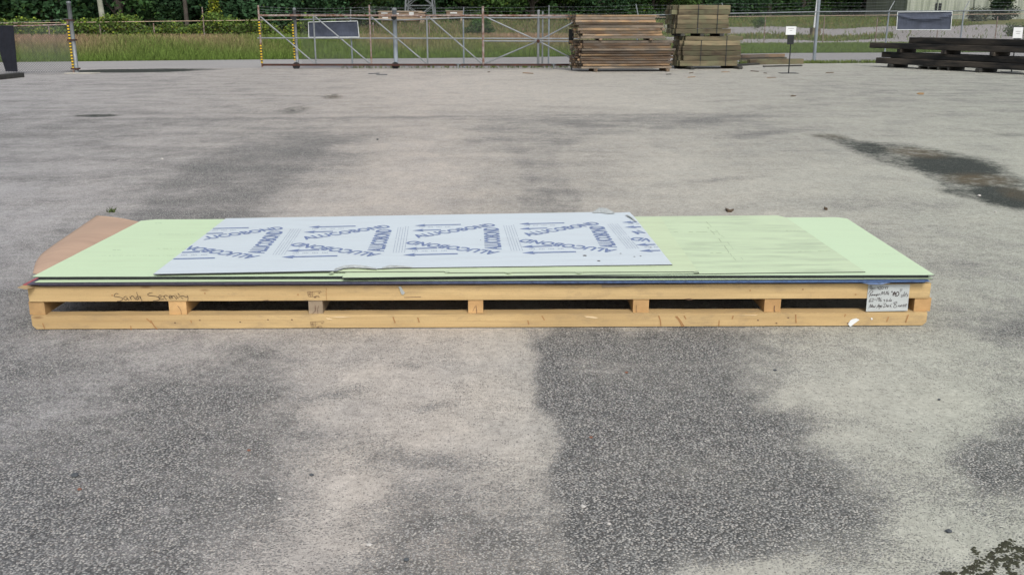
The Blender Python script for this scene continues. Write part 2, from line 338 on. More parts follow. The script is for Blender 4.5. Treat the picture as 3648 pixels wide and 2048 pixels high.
# ------------------------------------------------------------------ ground
def polysd(px, py, poly):
    """signed distance (positive inside) of arrays of points to a polygon"""
    d = np.full(px.shape, 1e9); inside = np.zeros(px.shape, bool); n = len(poly)
    for i in range(n):
        x0, y0 = poly[i]; x1, y1 = poly[(i+1) % n]
        ex, ey = x1-x0, y1-y0; t = np.clip(((px-x0)*ex + (py-y0)*ey) / (ex*ex+ey*ey+1e-9), 0, 1)
        d = np.minimum(d, (px-x0-t*ex)**2 + (py-y0-t*ey)**2)
        c = ((y0 > py) != (y1 > py)) & (px < (x1-x0)*(py-y0)/((y1-y0) or 1e-9) + x0); inside ^= c
    d = np.sqrt(d); return np.where(inside, d, -d)
GX = [0,300,600,900,1200,1500,1800,2100,2400,2700,3000,3300,3648]
GRID = [
 (230,[.6]*13),
 (300,[.5,.5,.5,.52,.6,.7,.75,.72,.66,.6,.5,.5,.5]),
 (350,[.52,.55,.52,.55,.6,.74,.8,.76,.7,.6,.5,.5,.5]),
 (420,[0.42,0.46,0.48,0.52,0.6,0.65,0.55,0.6,0.62,0.5,0.6,0.6,0.55]),
 (480,[.42,.45,.52,0.45,0.42,0.62,0.55,0.7,0.62,0.52,0.6,0.62,0.6]),
 (560,[.42,.5,.46,0.36,0.4,0.7,0.62,0.58,0.72,0.6,0.65,0.7,0.7]),
 (640,[.5,.5,.42,0.34,0.62,0.75,0.62,0.6,0.7,0.7,0.7,0.75,0.7]),
 (720,[.54,.5,.42,0.42,0.74,0.75,0.6,0.66,0.74,0.75,0.62,0.65,0.7]),
 (800,[.54,.5,.42,0.5,0.74,0.75,0.6,0.66,0.74,0.75,0.6,0.6,0.65]),
 (1190,[0.3,0.36,0.44,0.52,0.6,0.74,0.8,0.5,0.5,0.5,0.6,0.6,0.42]),
 (1260,[0.28,0.32,0.42,0.42,0.6,0.7,0.84,0.5,0.5,0.52,0.65,0.75,0.55]),
 (1340,[0.28,0.4,0.34,0.36,0.66,0.84,0.84,0.5,0.5,0.6,0.75,0.75,0.65]),
 (1430,[0.3,0.38,0.28,0.36,0.66,0.82,0.8,0.5,0.5,0.6,0.8,0.8,0.6]),
 (1530,[0.36,0.3,0.24,0.36,0.62,0.78,0.86,0.5,0.5,0.5,0.65,0.72,0.36]),
 (1650,[0.26,0.24,0.2,0.34,0.66,0.6,0.74,0.5,0.5,0.5,0.6,0.62,0.26]),
 (1780,[.2,.2,.2,.3,.74,.4,.5,.4,.4,.4,.5,.56,.5]),
 (1900,[.2,.15,.15,.38,.6,.3,.3,.4,.4,.4,.5,.6,.7]),
 (2048,[.15,.15,.15,.6,.5,.25,.3,.35,.6,.6,.6,.65,.7])]
SHARP = [ # polygon, value, softness px
 ([(1888,1170),(1905,1330),(1925,1420),(1985,1520),(1995,1600),(1970,1720),(2005,1860),(2060,2060),(2300,2060),(2450,2010),(2700,1985),(3000,1950),(3150,1870),(3100,1740),(2960,1620),(2830,1500),(2720,1390),(2620,1300),(2600,1230),(2640,1170)], .16, 34),
 ([(860,800),(1020,650),(1180,530),(1170,470),(1000,490),(720,560),(560,690),(470,800)], .27, 30),
 ([(-20,429),(900,421),(1700,412),(2600,404),(2600,409),(1700,418),(900,427),(-20,436)], .33, 5),
 ([(-50,431),(655,424),(560,470),(300,500),(-50,530)], .40, 10),
 ([(1690,414),(2500,404),(2750,445),(2300,470),(2150,485),(1960,500),(1800,470)], .44, 12),
 ([(1715,440),(1780,500),(1850,580),(1870,650),(1840,700),(1850,780),(2050,775),(2100,720),(2010,640),(1990,560),(2080,500),(2060,430)], .46, 26),
 ([(3380,1620),(3480,1560),(3700,1500),(3700,1760),(3500,1740)], .2, 40),
 ([(3520,1180),(3700,1140),(3700,1240),(3560,1230)], .3, 30),
]
STAIN_SHADE = [ # cx, cy, rx, ry, strength, tilt
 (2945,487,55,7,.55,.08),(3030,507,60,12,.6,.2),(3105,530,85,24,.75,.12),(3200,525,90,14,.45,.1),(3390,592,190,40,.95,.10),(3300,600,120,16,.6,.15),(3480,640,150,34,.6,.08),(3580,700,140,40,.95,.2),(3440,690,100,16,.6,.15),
 (1050,391,62,13,.42,-.12),(920,400,120,6,.22,0),(1180,343,34,9,.42,-.1),(345,411,82,5,.85,-.02),(500,405,100,5,.2,0),(822,297,22,3,.45,-.1),(480,252,210,6,1.5,-.012),(640,249,160,3.6,.6,-.01),(420,254,160,3,.9,0),  # potholes and far dip: their shade painted in as dark colour
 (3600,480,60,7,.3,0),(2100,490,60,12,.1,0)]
RUST = [(3490,640,120,20,1,.05),(3270,545,100,16,.8,.1),(3620,690,60,22,.6,.2),(2960,487,60,8,.5,.05),(1190,345,30,6,.7,0)]
SAND = [(1330,1330,120,40,.3),(1560,1370,190,45,.28),(1780,1440,150,60,.25),(1240,1480,170,45,.28),(1270,1740,100,60,.35),(1130,1960,150,70,.3),(1600,1540,220,45,.25),(1840,1500,90,80,.2),
 (2800,1430,120,45,.3),(2990,1570,120,60,.3),(3250,1400,260,120,.2),(3350,1900,250,90,.2),(2650,2040,300,50,.25),(600,1290,200,40,.10),(250,1480,220,40,.10),(1450,1300,90,16,-.3),(1520,1445,110,18,-.3),(1200,1400,140,22,-.22),(1560,1640,260,40,-.2),(900,1260,200,25,-.15),
 (1450,640,260,100,.2),(1400,520,260,30,.2),(1100,790,160,60,.15),(2400,600,300,60,.12),(2900,640,300,50,.12),(1900,330,500,25,.18),(1600,290,400,12,.2),(2300,380,350,14,.15),(2500,430,200,14,-.2),(2700,480,160,14,-.2),(2050,440,180,16,-.15),(2600,640,200,14,-.15),(700,600,200,20,-.1)]
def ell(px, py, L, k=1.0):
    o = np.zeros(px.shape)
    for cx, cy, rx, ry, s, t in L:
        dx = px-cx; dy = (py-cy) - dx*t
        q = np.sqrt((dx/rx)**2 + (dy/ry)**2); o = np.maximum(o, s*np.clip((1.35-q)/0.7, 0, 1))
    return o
def project(x, y):
    d = np.maximum(y*cP + CAMH*sP, 0.3); u = y*sP - CAMH*cP
    return 1824 + FPX*x/d, 1024 - FPX*u/d
def build_yard():
    xs = np.concatenate([np.arange(-26, -6, .16), np.arange(-6, -3.2, .06), np.arange(-3.2, 3.2, .028), np.arange(3.2, 6, .06), np.arange(6, 30.01, .16)])
    ys = [-6.0]
    while ys[-1] < 1.6: ys.append(ys[-1] + .3)
    while ys[-1] < 34.6: ys.append(ys[-1] + max(.024, 0.0065*ys[-1]))
    ys = np.array(ys); X, Y = np.meshgrid(xs, ys); far = np.clip((Y-20)/14.6, 0, 1)
    Y = Y + far*np.interp(X, [-26, 2, 10, 30], [-1.0, 0, 3.2, 5.0])
    px, py = project(X, Y); cx = np.clip(px, 0, 3648); cy = np.clip(py, 230, 2048)
    rows = np.array([r[0] for r in GRID]); vals = np.array([r[1] for r in GRID])
    cols = np.stack([np.interp(cy.ravel(), rows, vals[:, j]) for j in range(13)], 1)
    fx = np.clip(np.interp(cx.ravel(), GX, np.arange(13)), 0, 11.999); i0 = fx.astype(int); t = fx-i0; t = t*t*(3-2*t); ar = np.arange(len(i0))
    D = (cols[ar, i0]*(1-t) + cols[ar, i0+1]*t).reshape(X.shape)
    # wander of the patch outlines
    wx = 38*np.sin(py/47.0+px/90) + 22*np.sin(py/19.0+1.3+px/31); wy = (14*np.sin(px/63.0)+9*np.sin(px/23.0+2))*np.clip((py-400)/600, .1, 1)
    wx = wx*np.clip((py-300)/900, .05, 1)*0.35
    for poly, val, soft in SHARP:
        sf = soft*1.7 + (np.clip((px-2300)/400, 0, 1)*170 if val < .2 and poly[0][0] < 2000 else 0); k = np.clip(polysd(px+wx, py+wy, poly)/sf + (.5 if True else 0), 0, 1); D = D*(1-k) + val*k
    for cx_, cy_, rx, ry, s_ in SAND:
        q = np.sqrt(((px-cx_+wx)/rx)**2 + ((py-cy_+wy*.5 - (px-cx_)*.12*np.sin(cx_))/ry)**2); D = D + s_*np.clip(1.3-q, 0, 1)**1.3
    D = np.clip(D, .08, .84)
    SSh = ell(px+wx*.3, py, STAIN_SHADE)
    SSh = np.maximum(SSh, np.clip(polysd(px, py, [(2860,478),(2990,478),(3060,503),(3230,512),(3370,535),(3500,560),(3600,615),(3700,650),(3700,760),(3560,725),(3480,705),(3370,670),(3260,612),(3150,585),(3040,545),(2960,505)])/35 + .25, 0, .5)); Ru = ell(px+wx*.3, py, RUST)
    O = np.clip((px-1500)/2900, 0, .7)  # olive tint grows to the right, lens cast put into the colour
    Z = np.zeros(X.shape)
    for cx_, cy_, rx, ry, s, tt in STAIN_SHADE[9:16]:
        q = ((px-cx_)/rx)**2 + ((py-cy_)/(ry*1.3))**2; Z -= 0.02*np.exp(-q*1.5)
    nv = X.size; nx = len(xs); ny = len(ys)
    me = bpy.data.meshes.new('yard'); me.vertices.add(nv)
    me.vertices.foreach_set('co', np.stack([X, Y, Z], -1).astype(np.float32).ravel())
    a = (np.arange(ny-1)[:, None]*nx + np.arange(nx-1)[None, :]).ravel()
    q = np.stack([a, a+1, a+nx+1, a+nx], 1); nf = len(q)
    me.loops.add(nf*4); me.loops.foreach_set('vertex_index', q.ravel().astype(np.int32))
    me.polygons.add(nf); me.polygons.foreach_set('loop_start', np.arange(0, nf*4, 4, dtype=np.int32)); me.polygons.foreach_set('loop_total', np.full(nf, 4, np.int32))
    me.polygons.foreach_set('use_smooth', np.ones(nf, bool))
    me.update(calc_edges=True); me.materials.append(M['yard'])
    for nm, A in (('dust', D), ('stain_shade', SSh), ('rust', Ru), ('olive', O), ('slate', np.clip((1300-px)/2000, 0, .65))):  # slate tint grows to the left, the same lens cast
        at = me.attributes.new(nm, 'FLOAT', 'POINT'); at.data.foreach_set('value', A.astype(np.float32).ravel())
    o = bpy.data.objects.new('yard', me); C.objects.link(o); tag(o, kind='structure')
build_yard()
def grid_mesh(name, X, Y, Z, mat, attrs=()):
    ny, nx = X.shape; me = bpy.data.meshes.new(name); me.vertices.add(X.size)
    me.vertices.foreach_set('co', np.stack([X, Y, Z], -1).astype(np.float32).ravel())
    a = (np.arange(ny-1)[:, None]*nx + np.arange(nx-1)[None, :]).ravel(); q = np.stack([a, a+1, a+nx+1, a+nx], 1); nf = len(q)
    me.loops.add(nf*4); me.loops.foreach_set('vertex_index', q.ravel().astype(np.int32))
    me.polygons.add(nf); me.polygons.foreach_set('loop_start', np.arange(0, nf*4, 4, dtype=np.int32)); me.polygons.foreach_set('loop_total', np.full(nf, 4, np.int32))
    me.polygons.foreach_set('use_smooth', np.ones(nf, bool)); me.update(calc_edges=True); me.materials.append(mat)
    for nm, A in attrs: me.attributes.new(nm, 'FLOAT', 'POINT').data.foreach_set('value', A.astype(np.float32).ravel())
    o = bpy.data.objects.new(name, me); C.objects.link(o); return tag(o, kind='structure')
# whole land as one sheet, lowered under yard and road
ys = np.concatenate([np.arange(-300, 30, 30), np.arange(30, 150, .8), np.arange(150, 900, 25)]); xs = np.concatenate([np.arange(-600, -60, 30), np.arange(-60, 60, 1.0), np.arange(60, 601, 30)])
X, Y = np.meshgrid(xs, ys); Zt = terrain(X, Y) - 0.03
d = Y*cP - (Zt-CAMH)*sP; d = np.maximum(d, 1); u = Y*sP + (Zt-CAMH)*cP; tpx = 1824 + FPX*X/d; tpy = 1024 - FPX*u/d
right = np.clip((tpx-2250)/250, 0, 1)
wob = 5*np.sin(tpx/170.0) + 3*np.sin(tpx/61.0)
gv = np.where(((tpy+wob > 96) & (tpy+wob < 123)) | ((tpy+wob > 140) & (tpy+wob < 166)), 1.0, 0.0); gv = np.where((tpx > 3180) & (tpy > 95) & (tpy < 178), 1.0, gv)
grid_mesh('ground', X, Y, Zt, M['terrain'], [('gravel', gv*right)])
# road behind the fence: far edge follows the surveyed line
re = [G(-1400, 236), G(60, 222), G(900, 213), G(1730, 206), G(2100, 201), G(2800, 189.5), G(3300, 187.5), G(4300, 186)]
REX = [p.x for p in re]; REY = [p.y for p in re]
REX[0] = -60; REY[0] = REY[1] - 5.4; REX[-1] = 60; REY[-1] = REY[-2] + 3.5
xs = np.arange(-60, 60.1, .5); E_ = np.interp(xs, REX, REY); t = np.linspace(0, 1, 40)[:, None]
N0 = np.interp(xs, [-26, 2, 10, 30], [33.2, 34.2, 37.4, 39.2])
grid_mesh('road', np.tile(xs, (40, 1)), N0[None]*(1-t) + E_[None]*t, np.full((40, len(xs)), -0.006), M['road'])
def road_edge(x): return np.interp(x, REX, REY)

# ------------------------------------------------------------------ vegetation
def leaf_mesh(name, P, size, cols, mat, up=0.3, aspect=0.6):
    """one bent quad per point"""
    n = len(P); a = RNG.normal(size=(n, 3)); a[:, 2] *= 0.6; a /= np.linalg.norm(a, axis=1)[:, None]
    b = RNG.normal(size=(n, 3)); b = np.cross(a, b); b /= np.linalg.norm(b, axis=1)[:, None]
    s = (size*RNG.uniform(.6, 1.3, n))[:, None]; a = a*s; b = b*s*aspect
    V = np.stack([P-a*.5, P+b*.5+a*.05, P+a*.5, P-b*.5+a*.05], 1).reshape(-1, 3)
    me = bpy.data.meshes.new(name); me.vertices.add(4*n); me.vertices.foreach_set('co', V.astype(np.float32).ravel())
    me.loops.add(4*n); me.loops.foreach_set('vertex_index', np.arange(4*n, dtype=np.int32))
    me.polygons.add(n); me.polygons.foreach_set('loop_start', np.arange(0, 4*n, 4, dtype=np.int32)); me.polygons.foreach_set('loop_total', np.full(n, 4, np.int32))
    me.update(calc_edges=True); me.materials.append(mat)
    at = me.color_attributes.new('col', 'FLOAT_COLOR', 'POINT')
    at.data.foreach_set('color', np.repeat(np.concatenate([cols, np.ones((n, 1))], 1), 4, 0).astype(np.float32).ravel())
    return me
def leafcols(n, base, var=0.35, yellow=0.1):
    c = np.array(base)[None]*RNG.uniform(1-var, 1+var, (n, 1)); y = RNG.random(n) < yellow
    c[y] = c[y]*np.array([2.2, 1.7, 1.0]); return np.clip(c, 0, .8)
def clumps(centres, per, rad, flat=0.7):
    P = []
    for (c, r) in centres:
        n = int(per*(r/rad)**2); g = RNG.normal(size=(n, 3)); g /= np.linalg.norm(g, axis=1)[:, None]
        P.append(np.array(c) + g*(r*RNG.uniform(.35, 1.05, (n, 1)))*np.array([1, 1, flat]))
    return np.concatenate(P)
def tree_proto(h, spread, low, seed, colr):
    rg = random.Random(seed); tb = MB(); base = Vector((0, 0, -0.3)); top = Vector((rg.uniform(-.6, .6), rg.uniform(-.6, .6), h*.92))
    pts = [base.lerp(top, t) + Vector((rg.uniform(-.15, .15), rg.uniform(-.15, .15), 0))*t for t in (0, .15, .35, .55, .78, 1)]
    tb.tube(pts, [h*.021, h*.018, h*.015, h*.011, h*.007, h*.002], 7)
    cen = []
    for i in range(46):
        t = low + (1-low)*rg.random()**1.35; z = h*t; rr = spread*(1 - abs(t-.45)**1.6*1.3); a = rg.uniform(0, 6.28); q = rr*rg.uniform(.25, 1)
        c = (q*math.cos(a), q*math.sin(a), z); cen.append((c, rg.uniform(.75, 1.5)*spread*.27))
        p0 = base.lerp(top, max(.1, t-.12)); tb.tube([p0, p0.lerp(Vector(c), .55) + Vector((0, 0, .1)), Vector(c)], [h*.005, h*.0035, h*.0012], 4)
    P = clumps(cen, 210, spread*.27); cols = leafcols(len(P), colr, .5, .03)
    k = np.repeat(RNG.uniform(.6, 1.45, len(P)//60 + 1), 60)[:len(P)]; cols = cols*k[:, None]
    return tb, P, cols
TLX = [-60, -25, -17.5, -14.5, 0, 12, 26, 45, 70]; TLY = [64, 66, 70, 106, 107, 112, 122, 140, 150]
TREES = []
for i, (h, sp, low, colr) in enumerate([(14, 3.6, .06, (.034, .075, .024)), (17, 4.2, .10, (.026, .060, .026)), (12, 3.9, .04, (.045, .085, .022))]):
    tb, P, cols = tree_proto(h, sp, low, i+3, colr)
    root = empty('woodland_tree', (0, 0, 0), 'dense dark green tree in the wood behind the field', 'tree', 'trees of the wood behind the field')
    tr = tb.build('trunk', M['bark'], root, smooth=True)
    cr = bpy.data.objects.new('crown', leaf_mesh('crown', P, .30, cols, M['leaf'])); C.objects.link(cr); cr.parent = root
    TREES.append((root, tr, cr))
rt = random.Random(5); used = set(); spots = []
def treeline(x):   # distance of the wood's edge
    return float(np.interp(x, TLX, TLY))
x = -50.0
while x < 62:
    for row in range(3):
        yy = treeline(x) + 2 + row*5.5 + rt.uniform(-1.6, 1.6)
        ang = x/yy
        if abs(ang) < .68 and not (ang > .385): spots.append((x + rt.uniform(-1.2, 1.2) + row*1.1, yy))
    x += 3.0 if x < 0 else 3.6
for i, (x, y) in enumerate(spots):
    k = rt.randrange(3); root, tr, cr = TREES[k]
    if k in used:
        nr = root.copy(); C.objects.link(nr)
        for ch in (tr, cr): c = ch.copy(); C.objects.link(c); c.parent = nr
    else: nr = root; used.add(k)
    nr.location = (x, y, tz(x, y) - .05); nr.rotation_euler = (0, 0, rt.uniform(0, 6.28)); s = rt.uniform(.85, 1.25); nr.scale = (s, s, s*rt.uniform(.9, 1.1))
def stuff(name, me, label=None):
    o = bpy.data.objects.new(name, me); C.objects.link(o); return tag(o, kind='stuff', label=label)
# undergrowth along the wood's foot
n = 46000; X = RNG.uniform(-48, 52, n); TL = np.interp(X, TLX, TLY)
Yv = TL + RNG.uniform(-1.5, 12, n); hh = (1.6 + 1.2*np.sin(X*1.7) + 1.0*np.sin(X*.53+2)).clip(.9, 4)*1.3
P = np.stack([X, Yv, terrain(X, Yv) + RNG.uniform(0, 1, n)**.8*hh], 1)
P = P[(P[:, 0]/P[:, 1] < .405)]
o = stuff('undergrowth', leaf_mesh('undergrowth', P, .34, leafcols(len(P), (.030, .066, .022), .5, .04), M['leaf']), 'dark tangled undergrowth along the foot of the wood'); o['category'] = 'undergrowth'
# fence beyond the road runs here
F2 = [(-60, 48.5), (-28, 50.5), (-10, 53.5), (4, 56), (16, 59), (34, 63), (60, 68)]
def f2y(x): return np.interp(x, [p[0] for p in F2], [p[1] for p in F2])
# vines climbing over that fence, on the left
n = 70000; X = RNG.uniform(-34, -1, n); hh = 1.45 + .28*np.sin(X*1.1) + .22*np.sin(X*2.7+1) + .15*np.sin(X*6.1); hh = hh*np.clip((-4.5 - X)/6, 0.30, 1)
Yv = f2y(X) + .25 + RNG.uniform(-.4, 2.0, n); P = np.stack([X, Yv, RNG.uniform(0, 1, n)**.6*hh + RNG.normal(0, .05, n)], 1)
cl = leafcols(n, (.10, .165, .036), .5, .16)
o = stuff('fence_vines', leaf_mesh('fence_vines', P, .13, cl, M['leaf'], aspect=.8), 'green vines and brambles heaped along the far fence'); o['category'] = 'vines'
# grass: blades with brown-pink seed heads
def grass(name, X, Yv, H, Wd, base, tip, label):
    n = len(X); Z = terrain(X, Yv) - .04; a = RNG.uniform(0, 6.28, n); lean = RNG.uniform(.05, .5, n)*H; la = RNG.uniform(0, 6.28, n)
    dx = np.cos(a)*Wd/2; dy = np.sin(a)*Wd/2; lx = np.cos(la)*lean; ly = np.sin(la)*lean
    V = np.stack([np.stack([X-dx, Yv-dy, Z], 1), np.stack([X+dx, Yv+dy, Z], 1), np.stack([X+dx*.9+lx*.35, Yv+dy*.9+ly*.35, Z+H*.6], 1), np.stack([X-dx*.9+lx*.35, Yv-dy*.9+ly*.35, Z+H*.6], 1), np.stack([X+dx*.5+lx, Yv+dy*.5+ly, Z+H], 1), np.stack([X-dx*.5+lx, Yv-dy*.5+ly, Z+H], 1)], 1).reshape(-1, 3)
    b = (np.arange(n)*6)[:, None]; q = np.concatenate([b+np.array([0, 1, 2, 3]), b+np.array([3, 2, 4, 5])], 1).reshape(-1, 4); nf = len(q)
    me = bpy.data.meshes.new(name); me.vertices.add(6*n); me.vertices.foreach_set('co', V.astype(np.float32).ravel())
    me.loops.add(nf*4); me.loops.foreach_set('vertex_index', q.ravel().astype(np.int32)); me.polygons.add(nf)
    me.polygons.foreach_set('loop_start', np.arange(0, nf*4, 4, dtype=np.int32)); me.polygons.foreach_set('loop_total', np.full(nf, 4, np.int32)); me.update(calc_edges=True); me.materials.append(M['blade'])
    cc = np.ones((n, 6, 4)); cc[:, :4, :3] = base[:, None, :]; cc[:, 2:4, :3] = (base*.6+tip*.4)[:, None, :]; cc[:, 4:, :3] = tip[:, None, :]
    me.color_attributes.new('col', 'FLOAT_COLOR', 'POINT').data.foreach_set('color', cc.astype(np.float32).ravel())
    o = stuff(name, me, label); o['category'] = 'grass'; return o
n = 150000; X = RNG.uniform(-34, 30, n); E0 = road_edge(X); F0 = f2y(X)
t = RNG.uniform(0, 1, n)**.9; Yv = E0 + .05 + t*(F0 - E0)
H = (.12 + .75*np.clip(t*1.5, 0, 1)*np.clip((12-X)/9, .28, 1))*RNG.uniform(.6, 1.15, n); k = RNG.uniform(.6, 1.4, (n, 1))
bc = np.array([[.052, .084, .018]])*k; patch = (np.sin(X*.7+Yv*.5) + np.sin(X*.23+1) + RNG.normal(0, .6, n)); pk = (np.clip(t*1.9-.25, 0, 1)*np.clip(.55+patch*.35, 0, 1)*np.clip((9-X)/6, .12, 1))[:, None]
tip = np.array([[.10, .15, .033]])*k*(1-pk) + np.array([[.27, .175, .12]])*k*pk
grass('field_grass', X, Yv, H, .022, bc, tip, 'tall green grass with brownish seed heads beyond the road')
n = 90000; X = RNG.uniform(-26, 24, n); t = RNG.uniform(0, 1, n)**1.1; Yv = f2y(X) + t*(treeline(0)-f2y(X)-4)
kp = (Yv < np.interp(X, TLX, TLY)) & (X < 2 + (Yv-58)*.09 + RNG.normal(0, .8, n)); X = X[kp]; Yv = Yv[kp]; n = len(X); k = RNG.uniform(.6, 1.4, (n, 1))
H = RNG.uniform(.3, .75, n); bc = np.array([[.065, .10, .024]])*k; tip = np.array([[.125, .15, .045]])*k; pr = RNG.random((n, 1)) < .35; tip = np.where(pr, np.array([[.23, .165, .10]])*k, tip)
grass('meadow_grass', X, Yv, H, .05, bc, tip, 'yellowish meadow grass between the far fence and the wood')
n = 60000; X = RNG.uniform(4, 50, n); Yv = RNG.uniform(58, 128, n); zz = terrain(X, Yv); dd = Yv*cP-(zz-CAMH)*sP; qy = 1024-FPX*(Yv*sP+(zz-CAMH)*cP)/dd; qx = 1824+FPX*X/dd
wv = 5*np.sin(qx/170)+3*np.sin(qx/61); qq = qy+wv; gr = ~(((qq > 96) & (qq < 123)) | ((qq > 140) & (qq < 166))) & ~((qx > 3180) & (qy > 95) & (qy < 178)) & (qx > 2300); gr |= RNG.random(n) < .03
X = X[gr]; Yv = Yv[gr]; n = len(X); k = RNG.uniform(.6, 1.4, (n, 1)); pr = RNG.random((n, 1)) < .3
grass('lot_weeds', X, Yv, RNG.uniform(.1, .32, n), .06, np.array([[.09, .14, .03]])*k, np.where(pr, np.array([[.24, .16, .07]])*k, np.array([[.14, .19, .05]])*k), 'low weeds in strips across the gravel lot')
# weeds at the foot of the near fence
n = 9000; X = RNG.uniform(-6, 24, n); Yv = np.interp(X, [-6, 2, 10, 30], [34.3, 34.7, 38.0, 40.0]) + RNG.normal(0, .22, n); kk = RNG.random(n) < np.clip(.25+.06*X, .12, .9); X = X[kk]; Yv = Yv[kk]; n = len(X); k = RNG.uniform(.6, 1.4, (n, 1))
grass('fence_weeds', X, Yv, RNG.uniform(.05, .17, n), .03, np.array([[.06, .09, .025]])*k, np.array([[.12, .15, .045]])*k, 'short weeds growing along the foot of the yard fence')
# bushes that stand out
def bush(name, p, r, h, colr, label, n=2600, leaf=.12, cat='bush'):
    rt_ = empty(name, p, label, cat); cen = [((RNG.uniform(-r, r)*.7, RNG.uniform(-r, r)*.5, h*RNG.uniform(.2, .85)), r*RNG.uniform(.3, .55)) for _ in range(12)]
    P = clumps(cen, n/12, r*.42, .9); P[:, 2] = np.abs(P[:, 2])
    c = bpy.data.objects.new('foliage', leaf_mesh('foliage', P, leaf, leafcols(len(P), colr, .4, .05), M['leaf'])); C.objects.link(c); c.parent = rt_
    sb = MB()
    for cc, rr in cen[:7]: sb.tube([(p[0], p[1], p[2]-.05), (p[0]+cc[0]*.5, p[1]+cc[1]*.5, p[2]+cc[2]*.6), (p[0]+cc[0], p[1]+cc[1], p[2]+cc[2])], [.03, .02, .008], 4)
    sb.build('stem', M['bark'], rt_)
bp = G(1735, 150); bush('leafy_bush', (bp.x*1.0, 58.5, 0), .8, 1.6, (.055, .12, .028), 'upright green bush behind the fence, between the gate rails', 6000)
for px_, r_, h_, lab in [(2700, .9, .9, 'small green bush in the meadow above the square-sign stand'), (590+1000, .7, .7, 'low bush beyond the brown cabinets')]:
    q = AT(px_, 95, 96); bush('meadow_bush', (q.x, 96, tz(q.x, 96)), r_, h_, (.06, .11, .03), lab, 1200)
q = AT(3560, 22, 118); bush('dark_bush', (q.x, 118, tz(q.x, 118)), 2.2, 2.9, (.025, .05, .022), 'dark bush in front of the corrugated wall', 4200, .25)
q = AT(3480, 60, 115); bush('grey_bush', (q.x, 115, tz(q.x, 115)), 1.6, 1.2, (.10, .12, .09), 'low greyish bush below the corrugated wall', 2200, .2)
q = AT(3640, 85, 80); bush('weed_clump', (q.x, 80, tz(q.x, 80)), 1.1, .8, (.05, .09, .025), 'weed clump behind the right-hand sign', 1500, .14)

# trunks and the vine-covered pole seen against the wood
def pole_tree(px0, py0, px1, py1, Y, r, mat, label):
    a = AT(px0, py0, Y); b = AT(px1, py1, Y); d_ = (b-a)/(b.z-a.z); foot = a - d_*(a.z - tz(a.x, Y)) ; top = foot + d_*9
    rt_ = empty('bare_tree', foot, label, 'tree'); m = MB(); m.tube([foot-Vector((0, 0, .2)), foot.lerp(top, .3)+Vector((.04, 0, 0)), foot.lerp(top, .7), top], [r*1.15, r, r*.8, r*.5], 8); m.build('trunk', mat, rt_, smooth=True)
    P = clumps([((d_.x*z + RNG.uniform(-1.2, 1.2), RNG.uniform(-1, 1), z), .8) for z in np.linspace(6.5, 10, 9)], 260, .8)
    c = bpy.data.objects.new('crown', leaf_mesh('crown', P, .22, leafcols(len(P), (.04, .085, .03), .4), M['leaf'])); C.objects.link(c); c.parent = rt_
    mb = MB()
    for z in (6.6, 7.5, 8.3): mb.tube([foot+d_*(z-.6), foot+d_*z+Vector((RNG.uniform(-1, 1), .4, .3))], [r*.35, r*.12], 5)
    mb.build('limb', mat, rt_)
pole_tree(366, 80, 352, 0, 62, .17, M['palebark'], 'slim pale leaning trunk rising behind the far fence on the left')
pole_tree(663, 70, 655, 0, 63, .13, M['bark'], 'slim dark trunk behind the far fence, left of the vine-covered pole')
q = AT(765, 75, 60); vp = empty('utility_pole', (q.x, 60, 0), 'pole wrapped in yellow-green vines behind the far fence', 'pole')
m = MB(); m.tube([(q.x, 60, -.2), (q.x-.05, 60, 9)], [.13, .1], 8); m.build('shaft', M['bark'], vp)
P = np.stack([RNG.normal(0, .16, 2600), RNG.normal(0, .16, 2600), RNG.uniform(0, 3.0, 2600)], 1); P[:, :2] *= (1.35 - P[:, 2:3]/5)
c = bpy.data.objects.new('vine', leaf_mesh('vine', P, .13, leafcols(2600, (.125, .17, .025), .35, .3), M['leaf'], aspect=.8)); C.objects.link(c); c.parent = vp

# ------------------------------------------------------------------ fences
def chain(mb, pts, z0, z1, cell, r, mi=0):
    """diamond wire mesh hung along a polyline (list of (x,y))"""
    for i in range(len(pts)-1):
        a = Vector((*pts[i], 0)); b = Vector((*pts[i+1], 0)); L = (b-a).length; d_ = (b-a)/L; nrm = Vector((-d_.y, d_.x, 0)); hgt = z1-z0; s = -hgt
        while s < L:
            for sg in (1, -1):
                u0, u1 = (s, s+hgt); za, zb = (z0, z1) if sg > 0 else (z1, z0)
                if u0 < 0: k = -u0/hgt; za = za + (zb-za)*k; u0 = 0
                if u1 > L: k = (L-u0)/(u1-u0); zb = za + (zb-za)*k; u1 = L
                if u1 - u0 > .01:
                    p = a + d_*u0 + Vector((0, 0, za)); q_ = a + d_*u1 + Vector((0, 0, zb)); dr = (q_-p).normalized(); s1 = dr.cross(nrm)*r; s2 = nrm*r
                    mb.add([p+s1, p-s1*.5+s2, p-s1*.5-s2, q_+s1, q_-s1*.5+s2, q_-s1*.5-s2], [(0, 1, 4, 3), (1, 2, 5, 4), (2, 0, 3, 5)], mi)
            s += cell
def barbed(mb, a, b, sag=.03, r=.0035):
    a = Vector(a); b = Vector(b); n_ = max(4, int((b-a).length/.5)); pts = []
    for i in range(n_+1): t_ = i/n_; p = a.lerp(b, t_); p.z -= sag*4*t_*(1-t_); pts.append(p)
    mb.tube(pts, r, 3, cap=False)
    L = (b-a).length; k = .15
    r = r*.7
    while k < L:
        t_ = k/L; p = a.lerp(b, t_); p.z -= sag*4*t_*(1-t_); mb.tube([p+Vector((-.012, 0, -.016)), p+Vector((.012, 0, .016))], .0025, 3, cap=False); mb.tube([p+Vector((.012, .01, -.016)), p+Vector((-.012, -.01, .016))], .0025, 3, cap=False); k += .3
